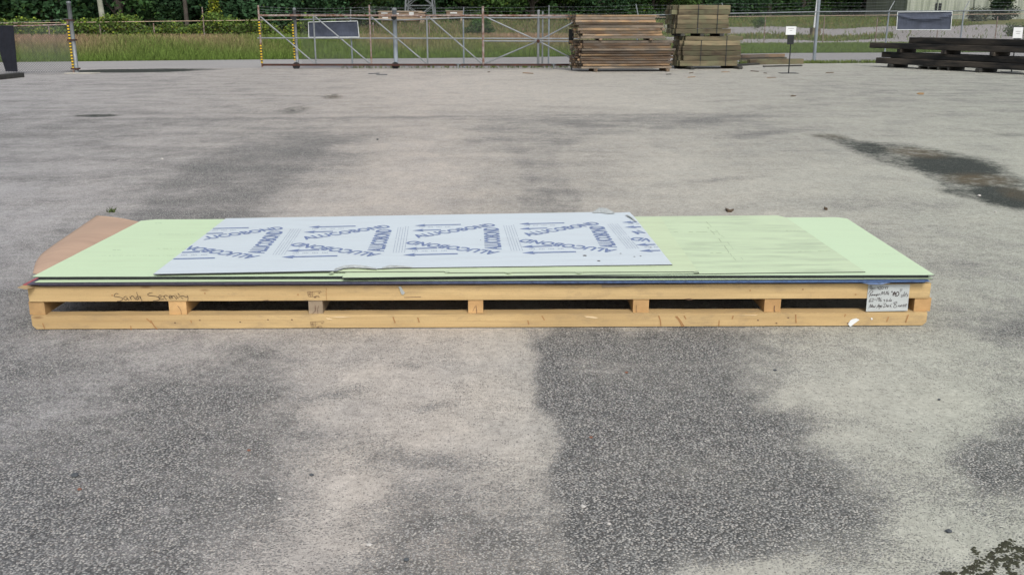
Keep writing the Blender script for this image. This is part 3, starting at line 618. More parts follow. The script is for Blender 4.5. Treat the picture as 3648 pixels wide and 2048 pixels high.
def striped(parent, x, y, z0, z1, r, name='striped_sleeve', step=.092, lean=0):
    m = MB(); z = z0; i = 0
    while z < z1 - .01:
        zz = min(z+step*.5, z1); f = lambda q_: (x + lean*(q_-z0), y, q_)
        m.tube([f(z), f(zz)], r, 10, i % 2, cap=(z == z0 or zz >= z1)); z = zz; i += 1
    return m.build(name, [M['yellow'], M['black']], parent)
# left fence and its end post
lp = G(275, 262); Yl = lp.y; top_l = AT(247, 35, Yl); HL = AT(255, 88, Yl).z
post = empty('gate_post', lp, 'tall grey gate post with a yellow and black striped sleeve, left of the opening', 'post')
m = MB(); m.tube([lp, (lp.x, lp.y, 2.14)], .062, 12); m.build('shaft', M['galv'], post, smooth=True)
m = MB(); m.tube([(lp.x, lp.y, 2.14), (lp.x, lp.y, 2.18), (lp.x, lp.y, 2.20)], [.072, .07, .02], 12); m.build('cap', M['galv'], post)
striped(post, lp.x-.085, lp.y-.05, .16, .98, .034); striped(post, lp.x-.085, lp.y-.05, 1.06, 1.52, .034)
m = MB(); m.tube([(lp.x-.085, lp.y-.05, 0), (lp.x-.085, lp.y-.05, 1.62)], .026, 8); m.build('pipe', M['rusty'], post)
for z in (.12, 1.0, 1.6): m = MB(); m.box(lp.x-.15, lp.x+.09, lp.y-.09, lp.y+.08, z, z+.05); m.build('bracket', M['darkrust'], post)
m = MB(); m.prism([(lp.x-.28, lp.y-.30), (lp.x+.62, lp.y-.32), (lp.x+.7, lp.y+.1), (lp.x-.2, lp.y+.2)], .001, .025); tag(m.build('concrete_pad', M['concrete'], bevel=.006), 'pale concrete pad at the foot of the left gate post', 'pad')
fl = empty('chain_link_fence', (-18, 30.2, 0), 'rusty-railed chain-link fence left of the gate opening', 'fence')
fa = (lp.x-.1, lp.y); fb = (-26.0, lp.y-2.2)
m = MB(); chain(m, [fb, fa], .04, HL-.02, .074, .0040); m.build('wire_mesh', M['wire'], fl)
m = MB(); n_ = 12; m.tube([(fa[0]+(fb[0]-fa[0])*i/n_, fa[1]+(fb[1]-fa[1])*i/n_, HL - (.05*math.sin(math.pi*min(1, i/4)) if i < 4 else 0)) for i in range(0, 5)], .021, 8); m.build('top_rail', M['rusty'], fl)
m = MB(); m.tube([(fa[0]+(fb[0]-fa[0])*i/n_, fa[1]+(fb[1]-fa[1])*i/n_, HL+.01) for i in range(4, n_+1)], .024, 8); o = m.build('top_rail', M['galv'], fl); o['label'] = 'pale galvanised top rail'
for x_ in (-17.6, -21, -24.5):
    t_ = (x_-fa[0])/(fb[0]-fa[0]); m = MB(); m.tube([(x_, fa[1]+(fb[1]-fa[1])*t_+.05, -.05), (x_, fa[1]+(fb[1]-fa[1])*t_+.05, HL+.05)], .03, 8); m.build('post', M['galv'], fl)
m = MB(); barbed(m, (lp.x, lp.y, HL+.18), (-17.6, 30.1, HL+.14), .1); m.build('barbed_wire', M['galv'], fl)
# dark cloth on the fence
A, B, Cc, Dd = [AT(a, b, Yl-.62) for a, b in ((-30, 91), (47, 92), (63, 256), (20, 255))]
A2 = AT(-60, 250, Yl-.62)
m = MB(); th = .012
def sheet_vert(m, quad, nx=14, nz=14, wob=.02, th=.01, mi=0, fold=None):
    a, b, c_, d_ = quad; g = []
    for j in range(nz+1):
        for i in range(nx+1):
            p = a.lerp(b, i/nx).lerp(d_.lerp(c_, i/nx), j/nz); p = p.copy(); p.y += wob*math.sin(i*1.3+j*.4)*.5 + wob*.5*math.sin(j*1.1)
            if fold: p.y -= fold(i/nx, j/nz)
            g.append(p)
    n1 = (nx+1)*(nz+1); vs = g + [p + Vector((0, th, 0)) for p in g]; fs = []
    for j in range(nz):
        for i in range(nx):
            q_ = j*(nx+1)+i; fs.append((q_, q_+nx+1, q_+nx+2, q_+1)); fs.append((n1+q_, n1+q_+1, n1+q_+nx+2, n1+q_+nx+1))
    bd = [i for i in range(nx+1)] + [(j+1)*(nx+1)-1 for j in range(1, nz+1)] + [nz*(nx+1)+i for i in range(nx-1, -1, -1)] + [j*(nx+1) for j in range(nz-1, 0, -1)]
    for i in range(len(bd)): a_, b_ = bd[i], bd[(i+1) % len(bd)]; fs.append((a_, b_, n1+b_, n1+a_))
    m.add(vs, fs, mi)
sheet_vert(m, (A, B, Cc, Dd), wob=.012)
tag(m.build('shade_cloth', M['cloth'], smooth=False), 'dark navy mesh cloth hung on the fence at the left edge', 'cloth')
# old beam lying at the left edge
a = G(-60, 292); b = G(88, 276); m = MB(); dv = (b-a).normalized(); nv = Vector((-dv.y, dv.x, 0))
pl = [a, b, b+nv*.25, a+nv*.25]; m.prism([(p.x, p.y) for p in pl], 0.0, .135); tag(m.build('old_beam', M['oldgrey'], bevel=.01), 'dark grey old wooden beam lying below the shade cloth', 'beam')

# fence behind the sliding gate and on to the right
FN = [(-7.35, 34.15), (-5.6, 34.2), (-4.0, 34.25), (-1.7, 34.4), (.35, 34.6), (1.3, 34.75), (4.5, 36.0), (8.0, 37.2), (11.95, 38.6), (15.1, 39.6), (18.6, 40.6), (24, 42.0)]
def fny(x): return float(np.interp(x, [p[0] for p in FN], [p[1] for p in FN]))
nf = empty('chain_link_fence', (2, 35, 0), 'long galvanised chain-link fence behind the sliding gate and timber stacks', 'fence')
RT = lambda x: float(np.interp(x, [-7.4, -5.6, -4.0, -1.7, .35, 3, 12, 24], [1.63, 1.68, 1.62, 1.70, 1.69, 1.76, 1.93, 2.02]))
m = MB()
for i in range(len(FN)-1):
    zt = (RT(FN[i][0]) + RT(FN[i+1][0]))/2; chain(m, [FN[i], FN[i+1]], .05, zt, .074, .0032)
m.build('wire_mesh', M['wire'], nf)
m = MB(); pts = []
for i in range(len(FN)-1):
    for k in range(4): x_ = FN[i][0] + (FN[i+1][0]-FN[i][0])*k/4; pts.append((x_, fny(x_)-.03, RT(x_)))
pts.append((24, 42-.03, RT(24))); m.tube(pts, .023, 8); m.build('top_rail', M['galv'], nf, smooth=True)
def nfpost(x_, r, h, mat, arm=None, cap=False):
    m = MB(); y_ = fny(x_)+.02; m.tube([(x_, y_, -.1), (x_, y_, h)], r, 10); m.build('post', mat, nf, smooth=False)
    if cap: m = MB(); m.tube([(x_, y_, h), (x_, y_, h+.03), (x_, y_, h+.05)], [r*1.2, r*1.15, r*.3], 10); m.build('post_cap', M['galv'], nf)
    if arm: m = MB(); m.tube([(x_, y_, h), (x_+arm[0], y_+arm[1], h+arm[2])], .02, 6); m.build('barb_arm', M['galv'], nf)
nfpost(-5.6, .028, 1.66, M['paint'], (.03, -.05, .32)); nfpost(-1.7, .028, 1.70, M['paint'], (.02, .05, .36)); nfpost(1.3, .028, 1.74, M['paint'], (0, .05, .38))
nfpost(.93, .045, 1.92, M['galv'], cap=True); nfpost(1.08, .03, 1.92, M['galv']); nfpost(11.95, .062, 2.75, M['paint'], cap=True)
nfpost(15.1, .032, 1.97, M['paint'], (.22, .1, .38)); nfpost(18.55, .032, 1.99, M['paint'], (.22, .1, .38)); nfpost(8.0, .032, 1.86, M['paint'], (-.1, .1, .38)); nfpost(4.6, .032, 1.8, M['paint'], (-.08, .1, .38)); nfpost(22.5, .032, 2.0, M['paint'], (.2, .1, .38))
m = MB()
for zz in (.12, .24, .36):
    for a_, b_ in ((-5.6, -1.7), (-1.7, 1.3), (1.3, 4.6), (4.6, 8.0), (8.0, 11.95), (11.95, 15.1), (15.1, 18.55), (18.55, 22.5)):
        f_ = lambda x_: (x_ + (.07 if x_ > 12 else 0)*zz/.12*.9, fny(x_)+.03, RT(x_)+zz)
        barbed(m, f_(a_), f_(b_), .035, .003)
m.build('barbed_wire', M['galv'], nf)
# roller posts of the sliding gate
def roller_post(x_, y_, h, r, mat, label, stripes):
    t_ = empty('roller_post', (x_, y_, 0), label, 'post'); m = MB(); m.tube([(x_, y_, 0), (x_, y_, h)], r, 12); m.build('shaft', mat, t_, smooth=True)
    m = MB(); m.tube([(x_, y_, h), (x_, y_, h+.05), (x_, y_, h+.08)], [r*1.15, r*1.1, r*.3], 12); m.build('cap', M['galv'], t_)
    for z_, rr in ((h-.24, .095), (.10, .125)):
        m = MB(); yy = y_-.20; m.tube([(x_, yy-.03, z_), (x_, yy+.03, z_)], rr, 18); m.tube([(x_, yy-.04, z_), (x_, yy+.2, z_)], .03, 8); w_ = m.build('roller', M['black'], t_)
        m = MB(); m.box(x_-.05, x_+.05, y_-.2, y_, z_+rr*.6, z_+rr*.6+.03); m.box(x_-.03, x_+.03, y_-.14, y_-.1, z_-.02, z_+rr*.7); m.build('bracket', M['rusty'], t_)
    if stripes: striped(t_, x_-.07, y_-.07, .28, .96, .028); striped(t_, x_-.07, y_-.07, .98, 1.52, .028)
roller_post(-7.47, 33.95, 1.96, .052, M['galv'], 'gate roller post with a yellow and black striped sleeve', True)
roller_post(-4.05, 34.05, 1.96, .075, M['paint'], 'thick blue-grey gate roller post without stripes', False)
# ------------------------------------------------------------------ sliding gate
YG = 33.72
def gp(px, py): return AT(px, py, YG)
gate = empty('sliding_gate', (gp(925, 236).x, YG, 0), 'long rusty cantilever sliding gate frame with diagonal braces', 'gate')
xl = gp(922, 57).x; xr = 2.35; zt, zm, zb = 1.775, 1.03, .135
m = MB(); m.tube([(xl, YG, zt), (xr, YG, zt-.01)], .032, 8); m.build('top_rail', M['rusty'], gate)
m = MB(); m.tube([(xl-.1, YG, zm), (xr, YG, zm-.02)], .024, 8); m.build('middle_rail', M['galv'], gate)
m = MB(); m.box(xl, xr, YG-.035, YG+.035, zb-.035, zb+.035); m.build('bottom_rail', M['darkrust'], gate)
stx = [gp(p, 140).x for p in (1121, 1320, 1522, 1721)]
m = MB(); m.tube([(xl, YG, .06), (xl, YG, 2.11)], .032, 8); m.build('end_stile', M['rusty'], gate)
striped(gate, xl, YG-.03, .20, .80, .033, 'striped_sleeve'); striped(gate, xl, YG-.03, 1.16, 1.62, .033, 'striped_sleeve')
for i, x_ in enumerate(stx):
    m = MB(); hh_ = {1: 2.12, 3: 2.08}.get(i, zt); m.tube([(x_, YG, zb), (x_, YG, hh_)], .028 if i < 3 else .04, 8); m.build('stile', M['galv'] if i in (0, 2) else M['rusty'], gate)
dg = [xl] + stx
for i in range(4):
    m = MB(); m.tube([(dg[i]+.04, YG+.01, zt-.03), (dg[i+1]-.04, YG+.01, zb+.04)], .024, 8); m.build('diagonal_brace', M['galv'], gate)
xc = gp(1917, 147).x; zc = .93
for a_, b_ in (((stx[3]+.05, zt-.03), (xc, zc)), ((stx[3]+.05, zb+.04), (xc, zc)), ((xc, zc), (xr-.05, zt-.12)), ((xc, zc), (xr-.05, zb+.1))):
    m = MB(); m.tube([(a_[0], YG+.012, a_[1]), (b_[0], YG+.012, b_[1])], .024, 8); m.build('cross_brace', M['galv'], gate)
m = MB(); m.tube([(stx[3], YG-.02, .93), (xr, YG-.02, .92)], .022, 8); m.build('lower_middle_rail', M['galv'], gate)
m = MB(); m.tube([(xc, YG, zb), (xc, YG, 1.9)], .033, 8); m.build('stile', M['galv'], gate)
m = MB(); m.tube([(xc, YG-.05, zc), (xc, YG+.03, zc)], .06, 10); m.build('hub', M['darkrust'], gate)
for px_ in (1633, 1972):
    p_ = gp(px_, 240); m = MB(); m.box(p_.x-.09, p_.x+.09, YG-.09, YG-.04, .155, .185); m.box(p_.x-.025, p_.x+.025, YG-.09, YG-.05, 0, .155); m.build('guide_foot', M['galv'], gate)
m = MB()
for z_ in (1.90, 1.98, 2.07):
    barbed(m, (xl, YG, z_), (stx[1], YG, z_-.02), .06); barbed(m, (stx[1], YG, z_), (stx[3], YG, z_-.03), .05)
m.build('barbed_wire', M['galv'], gate)
# banners
def banner(quad, label, fold=None, bw=.022):
    a, b, c_, d_ = quad; t_ = empty('fence_banner', d_.lerp(c_, .5), label, 'banner'); m = MB(); sheet_vert(m, quad, 24, 10, .02, .008, 0, fold); m.build('mesh_sheet', M['banner'], t_)
    for nm, p, q_ in (('border', a, b), ('border', b, c_), ('border', d_, c_), ('border', a, d_)):
        m = MB(); u = (q_-p).normalized(); L_ = (q_-p).length; nrm = Vector((-u.z, 0, u.x))
        vs = [p+nrm*bw*.5, p-nrm*bw*.5, q_-nrm*bw*.5, q_+nrm*bw*.5]; vs = [v_+Vector((0, -.035, 0)) for v_ in vs] + [v_+Vector((0, -.02, 0)) for v_ in vs]
        m.add(vs, [(0, 1, 2, 3), (7, 6, 5, 4), (0, 4, 5, 1), (1, 5, 6, 2), (2, 6, 7, 3), (3, 7, 4, 0)]); m.build(nm, M['border'], t_)
YB = 34.08
banner([AT(1099, 80, YB), AT(1274, 76, YB), AT(1280, 133, YB), AT(1101, 134, YB)], 'grey banner with white border hung behind the sliding gate')
YB = 39.35
banner([AT(3197, 44, YB), AT(3391, 42, YB), AT(3386, 107, YB), AT(3193, 107, YB)], 'slate-grey banner with white border sagging on the right-hand fence', lambda u, v: .07*math.exp(-((v-.18-.25*math.sin(u*3.1))/.09)**2))

# fence beyond the road
f2 = empty('field_fence', (0, 56, 0), 'thin rusty fence along the far side of the road', 'fence')
m = MB(); pts = [(x_, float(f2y(x_)), 1.42 + .012*(x_+28)*(1 if x_ < 0 else .75) ) for x_ in np.arange(-40, 41, 2.0)]; m.tube(pts, .02, 6); m.build('top_rail', M['tan'], f2)
def f2z(x_): return 1.42 + .012*(x_+28)*(1 if x_ < 0 else .75)
for px_, top_ in ((175, 92), (357, 88), (549, 84), (727, 26), (2724, 62), (2934, 60), (3122, 62), (3340, 60), (3548, 60), (1530, 80), (1330, 80), (1120, 80), (2100, 70), (2330, 66), (930, 82)):
    rr = _ray(px_, 110); x_ = 0
    for _ in range(6): yv_ = float(f2y(x_)); x_ = rr[0]/rr[1]*yv_
    zt_ = AT(px_, top_, yv_).z; m = MB(); m.tube([(x_, yv_, -.05), (x_, yv_, min(zt_, 2.6))], .03, 6); m.build('post', M['rusty'], f2)
m = MB(); chain(m, [(x_, float(f2y(x_))) for x_ in np.arange(-40, 41, 8)], .1, 1.4, .2, .002); m.build('wire_mesh', M['rusty'], f2)

# ------------------------------------------------------------------ far things
# lattice tower
q = AT(1493, 50, 100); base = Vector((q.x, 100, tz(q.x, 100)))
tw = empty('lattice_tower', base, 'galvanised lattice tower rising behind the gate', 'tower')
hw = 1.5; HT = 16
def tcorner(i, z): s_ = hw*(1 - z/HT*.7); return base + Vector(((-s_, s_, s_, -s_)[i], (-s_, -s_, s_, s_)[i]+1.5, z))
for i in range(4): m = MB(); m.tube([tcorner(i, 0), tcorner(i, HT)], .085, 6); m.build('leg', M['galv'], tw)
m = MB()
for lv in range(8):
    z0 = lv*2; z1 = z0+2
    for i in range(4): j = (i+1) % 4; m.tube([tcorner(i, z0), tcorner(j, z1)], .045, 5); m.tube([tcorner(j, z0), tcorner(i, z1)], .045, 5); m.tube([tcorner(i, z1), tcorner(j, z1)], .04, 5)
m.build('bracing', M['galv'], tw)
# brown cabinets
def cabinet(px0, px1, py0, py1, Y, label, plates, name='equipment_cabinet'):
    a = AT(px0, py0, Y); b = AT(px1, py1, Y); gz = tz(a.x, Y); t_ = empty(name, ((a.x+b.x)/2, Y+.6, gz), label, 'cabinet')
    m = MB(); m.box(a.x, b.x, Y, Y+1.4, b.z, a.z-.08); m.build('body', M['brownbox'], t_, bevel=.02)
    m = MB(); m.box(a.x-.06, b.x+.06, Y-.08, Y+1.48, a.z-.08, a.z); m.build('roof', M['tan'], t_)
    for (u0, v0, u1, v1) in plates:
        p = AT(u0, v0, Y-.02); r_ = AT(u1, v1, Y-.02); m = MB(); m.box(p.x, r_.x, Y-.03, Y-.001, r_.z, p.z); m.build('plate', M['white'] if (u1-u0) < 26 else M['tan'], t_)
    for xx in np.linspace(a.x+.15, b.x-.15, max(2, int((b.x-a.x)/1.2))):
        m = MB(); m.box(xx-.06, xx+.06, Y+.1, Y+1.2, gz-.1, b.z-.002); m.build('leg', M['tan'], t_)
cabinet(1348, 1500, 40, 76, 96, 'long brown equipment cabinet with pale plates left of the lattice tower', [(1358, 46, 1381, 50), (1408, 48, 1421, 52), (1457, 44, 1474, 56), (1362, 62, 1382, 74)])
cabinet(1590, 1648, 39, 60, 98, 'short brown cabinet with one white plate right of the lattice tower', [(1604, 45, 1628, 50)])
cabinet(1493, 1512, 44, 64, 95, 'narrow tan box at the right end of the long brown cabinet', [(1497, 60, 1503, 63)], 'junction_box')
# metal building on the right
bl = AT(3226, 60, 122); gz = tz(bl.x, 122)-.1; bd = empty('metal_building', (bl.x+9, 126, gz), 'tall corrugated metal building with streaked walls at the right', 'building')
def corr(name):
    m = NT(name); p = m.pos(); n1 = m.noise(m.scale(p, (2.2, 2.2, .10)), 1.0, 6, .7); n2 = m.noise(m.scale(p, (.8, .8, .2)), 1.0, 4, .6)
    c = m.mix(m.ramp(n2, [(.35, 0.0), (.65, 1.0)]), (.36, .38, .33), (.28, .31, .24)); c = m.mix(m.ramp(n1, [(.50, 0.0), (.68, .85)]), c, (.11, .13, .10)); return m.fin(c, .7)
M['corr'] = corr('corrugated_sheet')
m = MB(); n_ = 150; W_ = 30.0; D_ = 14.0; zz0, zz1 = gz, gz+8.5
prof = [(bl.x + W_*i/n_, 122 + (.06 if (i//1) % 2 else 0)) for i in range(n_+1)]
prof += [(bl.x+W_, 122+D_), (bl.x, 122+D_)]
m.prism(prof, zz0, zz1); m.build('wall', M['corr'], bd)
m = MB(); m.add([(bl.x-.2, 121.8, zz1), (bl.x+W_+.2, 121.8, zz1), (bl.x+W_+.2, 129, zz1+1.6), (bl.x-.2, 129, zz1+1.6), (bl.x+W_+.2, 136.3, zz1), (bl.x-.2, 136.3, zz1)], [(0, 1, 2, 3), (3, 2, 4, 5), (0, 3, 5), (1, 4, 2)]); m.build('roof', M['galv'], bd)
for px_ in (3232, 3340, 3470): 
    p = AT(px_, 30, 121.9); m = MB(); m.tube([(p.x, 121.88, gz), (p.x, 121.88, zz1-.05)], .07, 6); m.build('downpipe', M['corr'], bd)
p = AT(3343, 28, 121.9); m = MB(); m.box(p.x-.35, p.x+.35, 121.85, 122.02, p.z-.5, p.z+.5); m.build('vent', M['black'], bd)
# white pole with a boxed foot
q = AT(2904, 110, 81); gz = tz(q.x, 81); wp = empty('white_pole', (q.x, 81, gz), 'pale grey pole standing in a brown box beyond the road', 'pole')
m = MB(); m.tube([(q.x-.05, 81, gz), (q.x+.22, 81, gz+9)], [.15, .12], 12); m.build('shaft', M['white'], wp, smooth=True)
m = MB(); m.box(q.x-.33, q.x+.33, 80.6, 81.4, gz-.1, gz+.62); m.build('base_box', M['olive'], wp, bevel=.02)

# ------------------------------------------------------------------ sign stands
def stand(p, h, box, plate, label, base=True, text=None):
    """p foot; box/plate = (x0,x1,z0,z1) relative to foot"""
    t_ = empty('sign_stand', p, label, 'sign stand'); m = MB(); x_, y_ = p.x, p.y
    m.tube([(x_, y_, .01), (x_, y_, h)], .019, 8); m.build('pole', M['black'], t_)
    m = MB(); m.box(x_+box[0], x_+box[1], y_-.05, y_-.02, box[2], box[3]); m.build('holder', M['black'], t_, bevel=.004)
    if plate:
        m = MB(); m.box(x_+plate[0], x_+plate[1], y_-.062, y_-.052, plate[2], plate[3]); w_ = plate[1]-plate[0]; h_ = plate[3]-plate[2]
        if text:
            for (u0, v0, u1, v1) in text: m.box(x_+plate[0]+w_*u0, x_+plate[0]+w_*u1, y_-.0635, y_-.0622, plate[2]+h_*v0, plate[2]+h_*v1, 1)
        m.build('placard', [M['white'], M['panelpurple']], t_)
        m = MB(); m.box(x_+plate[0]-.008, x_+plate[1]+.008, y_-.066, y_-.05, plate[3], plate[3]+.012); m.build('clip', M['black'], t_)
    if base:
        m = MB(); m.box(x_-.27, x_+.27, y_-.2, y_+.2, .001, .012); m.build('base_plate', M['black'], t_)
p = G(2809, 262); k = p.y*cP/FPX*1.03
zz = lambda py: AT(2815, py, p.y).z; xx = lambda px, py: AT(px, py, p.y).x - p.x
stand(p, zz(150), (xx(2804, 140), xx(2827, 140), zz(159), zz(124)), (xx(2798, 110), xx(2834, 110), zz(125), zz(95)), 'black sign stand with a square white placard and flat base', True, [(.2, .72, .78, .76), (.38, .48, .62, .52)])
p2 = G(3603, 258); zz = lambda py: AT(3600, py, p2.y).z; xx = lambda px, py: AT(px, py, p2.y).x - p2.x
stand(p2, zz(150), (xx(3608, 145)-.0, xx(3633, 145), zz(156), zz(133)), (xx(3606, 118), xx(3640, 118), zz(137), zz(98)), 'black sign stand with a tall white placard in front of the tarred timbers', True, [(.25, .6, .75, .63), (.3, .42, .7, .45)])
p3 = G(2036, 251); zz = lambda py: AT(2035, py, p3.y).z
stand(p3, zz(150), (-.115, .05, zz(158), zz(105)), None, 'black sign stand with a bare black holder left of the timber stacks', False)

# ------------------------------------------------------------------ timber stacks
ORD = ['lowest', 'second', 'third', 'fourth', 'fifth', 'sixth', 'seventh', 'eighth', 'ninth', 'tenth', 'eleventh', 'twelfth']
def beam_obj(name, mat, cx, cy, z0, L, wd, ht, yaw, label=None, group=None, parent=None, cat='timber', wob=.01, tilt=0, bev=.006):
    """timber with its own length axis = local x"""
    m = MB(); rg = random.Random(int(cx*1000+z0*777+cy*31)); n_ = 5; vs = []; 
    for i in range(n_+1):
        x_ = -L/2+L*i/n_; dy = rg.uniform(-wob, wob); dz = rg.uniform(-wob, wob)*.35
        vs += [(x_, -wd/2+dy, dz+x_*tilt), (x_, wd/2+dy, dz+x_*tilt), (x_, wd/2+dy, ht+dz+x_*tilt), (x_, -wd/2+dy, ht+dz+x_*tilt)]
    fs = [(0, 1, 2, 3), tuple(4*n_+k for k in (3, 2, 1, 0))]
    for i in range(n_):
        for k in range(4): fs.append((4*i+k, 4*i+4+k, 4*i+4+(k+1) % 4, 4*i+(k+1) % 4))
    me = bpy.data.meshes.new(name); me.from_pydata(vs, [], fs); me.materials.append(mat)
    o = bpy.data.objects.new(name, me); C.objects.link(o)
    if parent is not None:
        o.parent = parent; rel = Vector((cx, cy, z0)) - parent.location; o.location = rel; o.rotation_euler = (0, 0, yaw)
    else:
        o.location = (cx, cy, z0); o.rotation_euler = (0, 0, yaw); tag(o, label, cat, group)
    if bev: b = o.modifiers.new('bevel', 'BEVEL'); b.width = bev; b.segments = 1
    return o
# left pair of loose stacks
YAW = R(5); A0 = G(2062, 258); ux = Vector((math.cos(YAW), math.sin(YAW), 0)); uy = Vector((-math.sin(YAW), math.cos(YAW), 0))
rg = random.Random(11)
FR = A0 + Vector((0, 0.12, 0))
def loose_stack(z0, hts, u0, u1, name, shift, rows, tilt=0, lean=0):
    z = z0
    for li, h_ in enumerate(hts):
        for r_ in range(rows):
            vis = (r_ == 0) or True
            a_ = u0 + lean*li + rg.uniform(-.07, .07) - r_*shift; b_ = u1 + lean*li*.9 + rg.uniform(-.20, .14) - r_*shift*.3
            c_ = FR + ux*((a_+b_)/2) + uy*(.07 + r_*.155 + (rg.uniform(-.03, .012))); lab = f"front timber of the {name} loose stack, {ORD[li]} layer from below" if r_ == 0 else f"weathered timber behind the front row of the {name} loose stack, {ORD[li]} layer"
            beam_obj('stacked_timber', M[rg.choice(['timber', 'timber', 'timber', 'timber_grey', 'timber_grey', 'timber_dark'])], c_.x, c_.y, z + (c_-FR).dot(ux)*tilt*0, b_-a_, .145, h_-rg.choice([.006, .01, .014, .028]), YAW, lab, f'{name} loose stack, {ORD[li]} layer', tilt=0)
        z += h_
    return z
# bearers
for u_, lab in ((.55, 'short wooden bearer under the left end of the lower loose stack'), (2.95, 'short grey bearer under the right end of the lower loose stack')):
    c_ = FR + ux*u_ + uy*.42; beam_obj('wood_bearer', M['timber'], c_.x, c_.y, .0, 1.0, .12, .10, YAW+R(90), lab, bev=.01)
z = loose_stack(.102, [.088, .074, .09, .07, .084, .072, .088, .07, .083, .088, .084], .10, 3.10, 'lower', .05, 6)
for u_, lab in ((.7, 'thin spacer strip between the two loose stacks, left'), (2.35, 'thin spacer strip between the two loose stacks, right')):
    c_ = FR + ux*u_ + uy*.42; beam_obj('spacer_strip', M['timber'], c_.x, c_.y, z, 1.0, .10, .058, YAW+R(90), lab)
z += .058
loose_stack(z, [.085, .072, .092, .09, .088, .075, .09, .086, .07], .08, 2.78, 'upper', .035, 5, lean=-.028)
# strapped bundles on the right
def bundle(px, py, z0, W_, hts, rows, yaw, label, wd=.17, st=(.35, .80), shift=.0):
    F_ = px if isinstance(px, Vector) else G(px, py); vx = Vector((math.cos(yaw), math.sin(yaw), 0)); vy = Vector((-math.sin(yaw), math.cos(yaw), 0))
    t_ = empty('timber_bundle', F_ + Vector((0, 0, z0)), label, 'timber bundle', 'strapped timber bundles'); z = z0
    for li, h_ in enumerate(hts):
        for r_ in range(rows):
            a_ = rg.uniform(-.02, .10) - .0*r_ - (.12*rg.random() if r_ > 0 else 0) + shift*li; b_ = W_ + rg.uniform(-.08, .06) + shift*li
            c_ = F_ + vx*((a_+b_)/2) + vy*(wd/2 + r_*(wd+.003)) + vy*(rg.uniform(-.012, .012) if r_ == 0 else 0); beam_obj('timber', M['olive'], c_.x, c_.y, z, b_-a_, wd, h_-rg.uniform(.005, .012), yaw, parent=t_, wob=.014)
        z += h_
    for s_ in st:
        u_ = W_*s_; d_ = rows*(wd+.003); m = MB(); e = .008
        q0 = F_ + vx*u_ - vy*e
        for aa, bb in (((0-.0, z0-.003), (0, z+.006)),):
            m.box(-.014, .014, -.004, 0, z0-.006, z+.008, 0, Matrix.Translation(q0) @ Matrix.Rotation(yaw, 4, 'Z'))
            m.box(-.014, .014, 0, d_+.012, z+.003, z+.008, 0, Matrix.Translation(q0) @ Matrix.Rotation(yaw, 4, 'Z'))
            m.box(-.014, .014, d_+.012, d_+.017, z0-.006, z+.008, 0, Matrix.Translation(q0) @ Matrix.Rotation(yaw, 4, 'Z'))
        m.build('strap', M['black'], t_)
    return z, F_, vx, vy
BY = R(9); FB = G(2420, 249) + Vector((.06, .25, 0))
zb_, F_, vx, vy = bundle(FB, 0, .10, 2.12, [.185, .17, .16, .165, .175, .14], 6, BY, 'lower strapped bundle of thick olive-grey timbers', .17, (.34, .77), .015)
FU = FB + Vector((-.20, 0, 0))
bundle(FU, 0, zb_+.085, 1.92, [.165, .15, .155, .16, .16, .15], 6, BY, 'upper strapped bundle of thick timbers, the highest wood in the yard', .17, (.40, .76), -.0)
for u_, zz_, lab, ht in ((.28, 0, 'round-ended bearer log under the left of the strapped bundles', .10), (2.0, 0, 'bearer log under the right of the strapped bundles', .10)):
    c_ = FB + vx*u_ + vy*.35; beam_obj('wood_bearer', M['oldgrey'], c_.x, c_.y, zz_, 1.35, .16, ht, BY+R(97), lab, bev=.02)
for u_, lab in ((.25, 'left spacer block between the two strapped bundles'), (.95, 'middle spacer block between the two strapped bundles'), (1.65, 'right spacer block between the two strapped bundles')):
    c_ = FU + vx*u_ + vy*.5; beam_obj('spacer_block', M['oldgrey'], c_.x, c_.y, zb_, 1.0, .14, .084, BY+R(90), lab)
# low timbers to the right of the bundles
for (px0, py0, px1, py1, wd, ht, z_, mat, lab) in [
  (2612, 238, 2700, 232, .2, .07, 0, 'oldgrey', 'short grey plank end poking out right of the bundles'),
  (2668, 232, 2860, 229, .22, .20, 0, 'olive', 'thick squared timber lying on the ground behind the square-sign stand'),
  (2640, 224, 2800, 221, .2, .18, 0, 'olive', 'second thick timber lying just behind the front one'),
  (2625, 222, 2795, 218, .2, .13, .182, 'timber', 'reddish timber lying on top of the two ground timbers'),
  (2720, 240, 2858, 237, .1, .05, 0, 'oldgrey', 'narrow grey batten in front of the ground timbers')]:
    a_ = G(px0, py0); b_ = G(px1, py1); a_.z = b_.z = 0
    if z_: a_ = G(2640, 224) + Vector((-.02, -.1, 0)); b_ = G(2790, 221) + Vector((0, -.1, 0))
    c_ = (a_+b_)/2; beam_obj('ground_timber', M[mat], c_.x, c_.y + wd/2, z_, (b_-a_).length, wd, ht, math.atan2(b_.y-a_.y, b_.x-a_.x), lab, bev=.012)
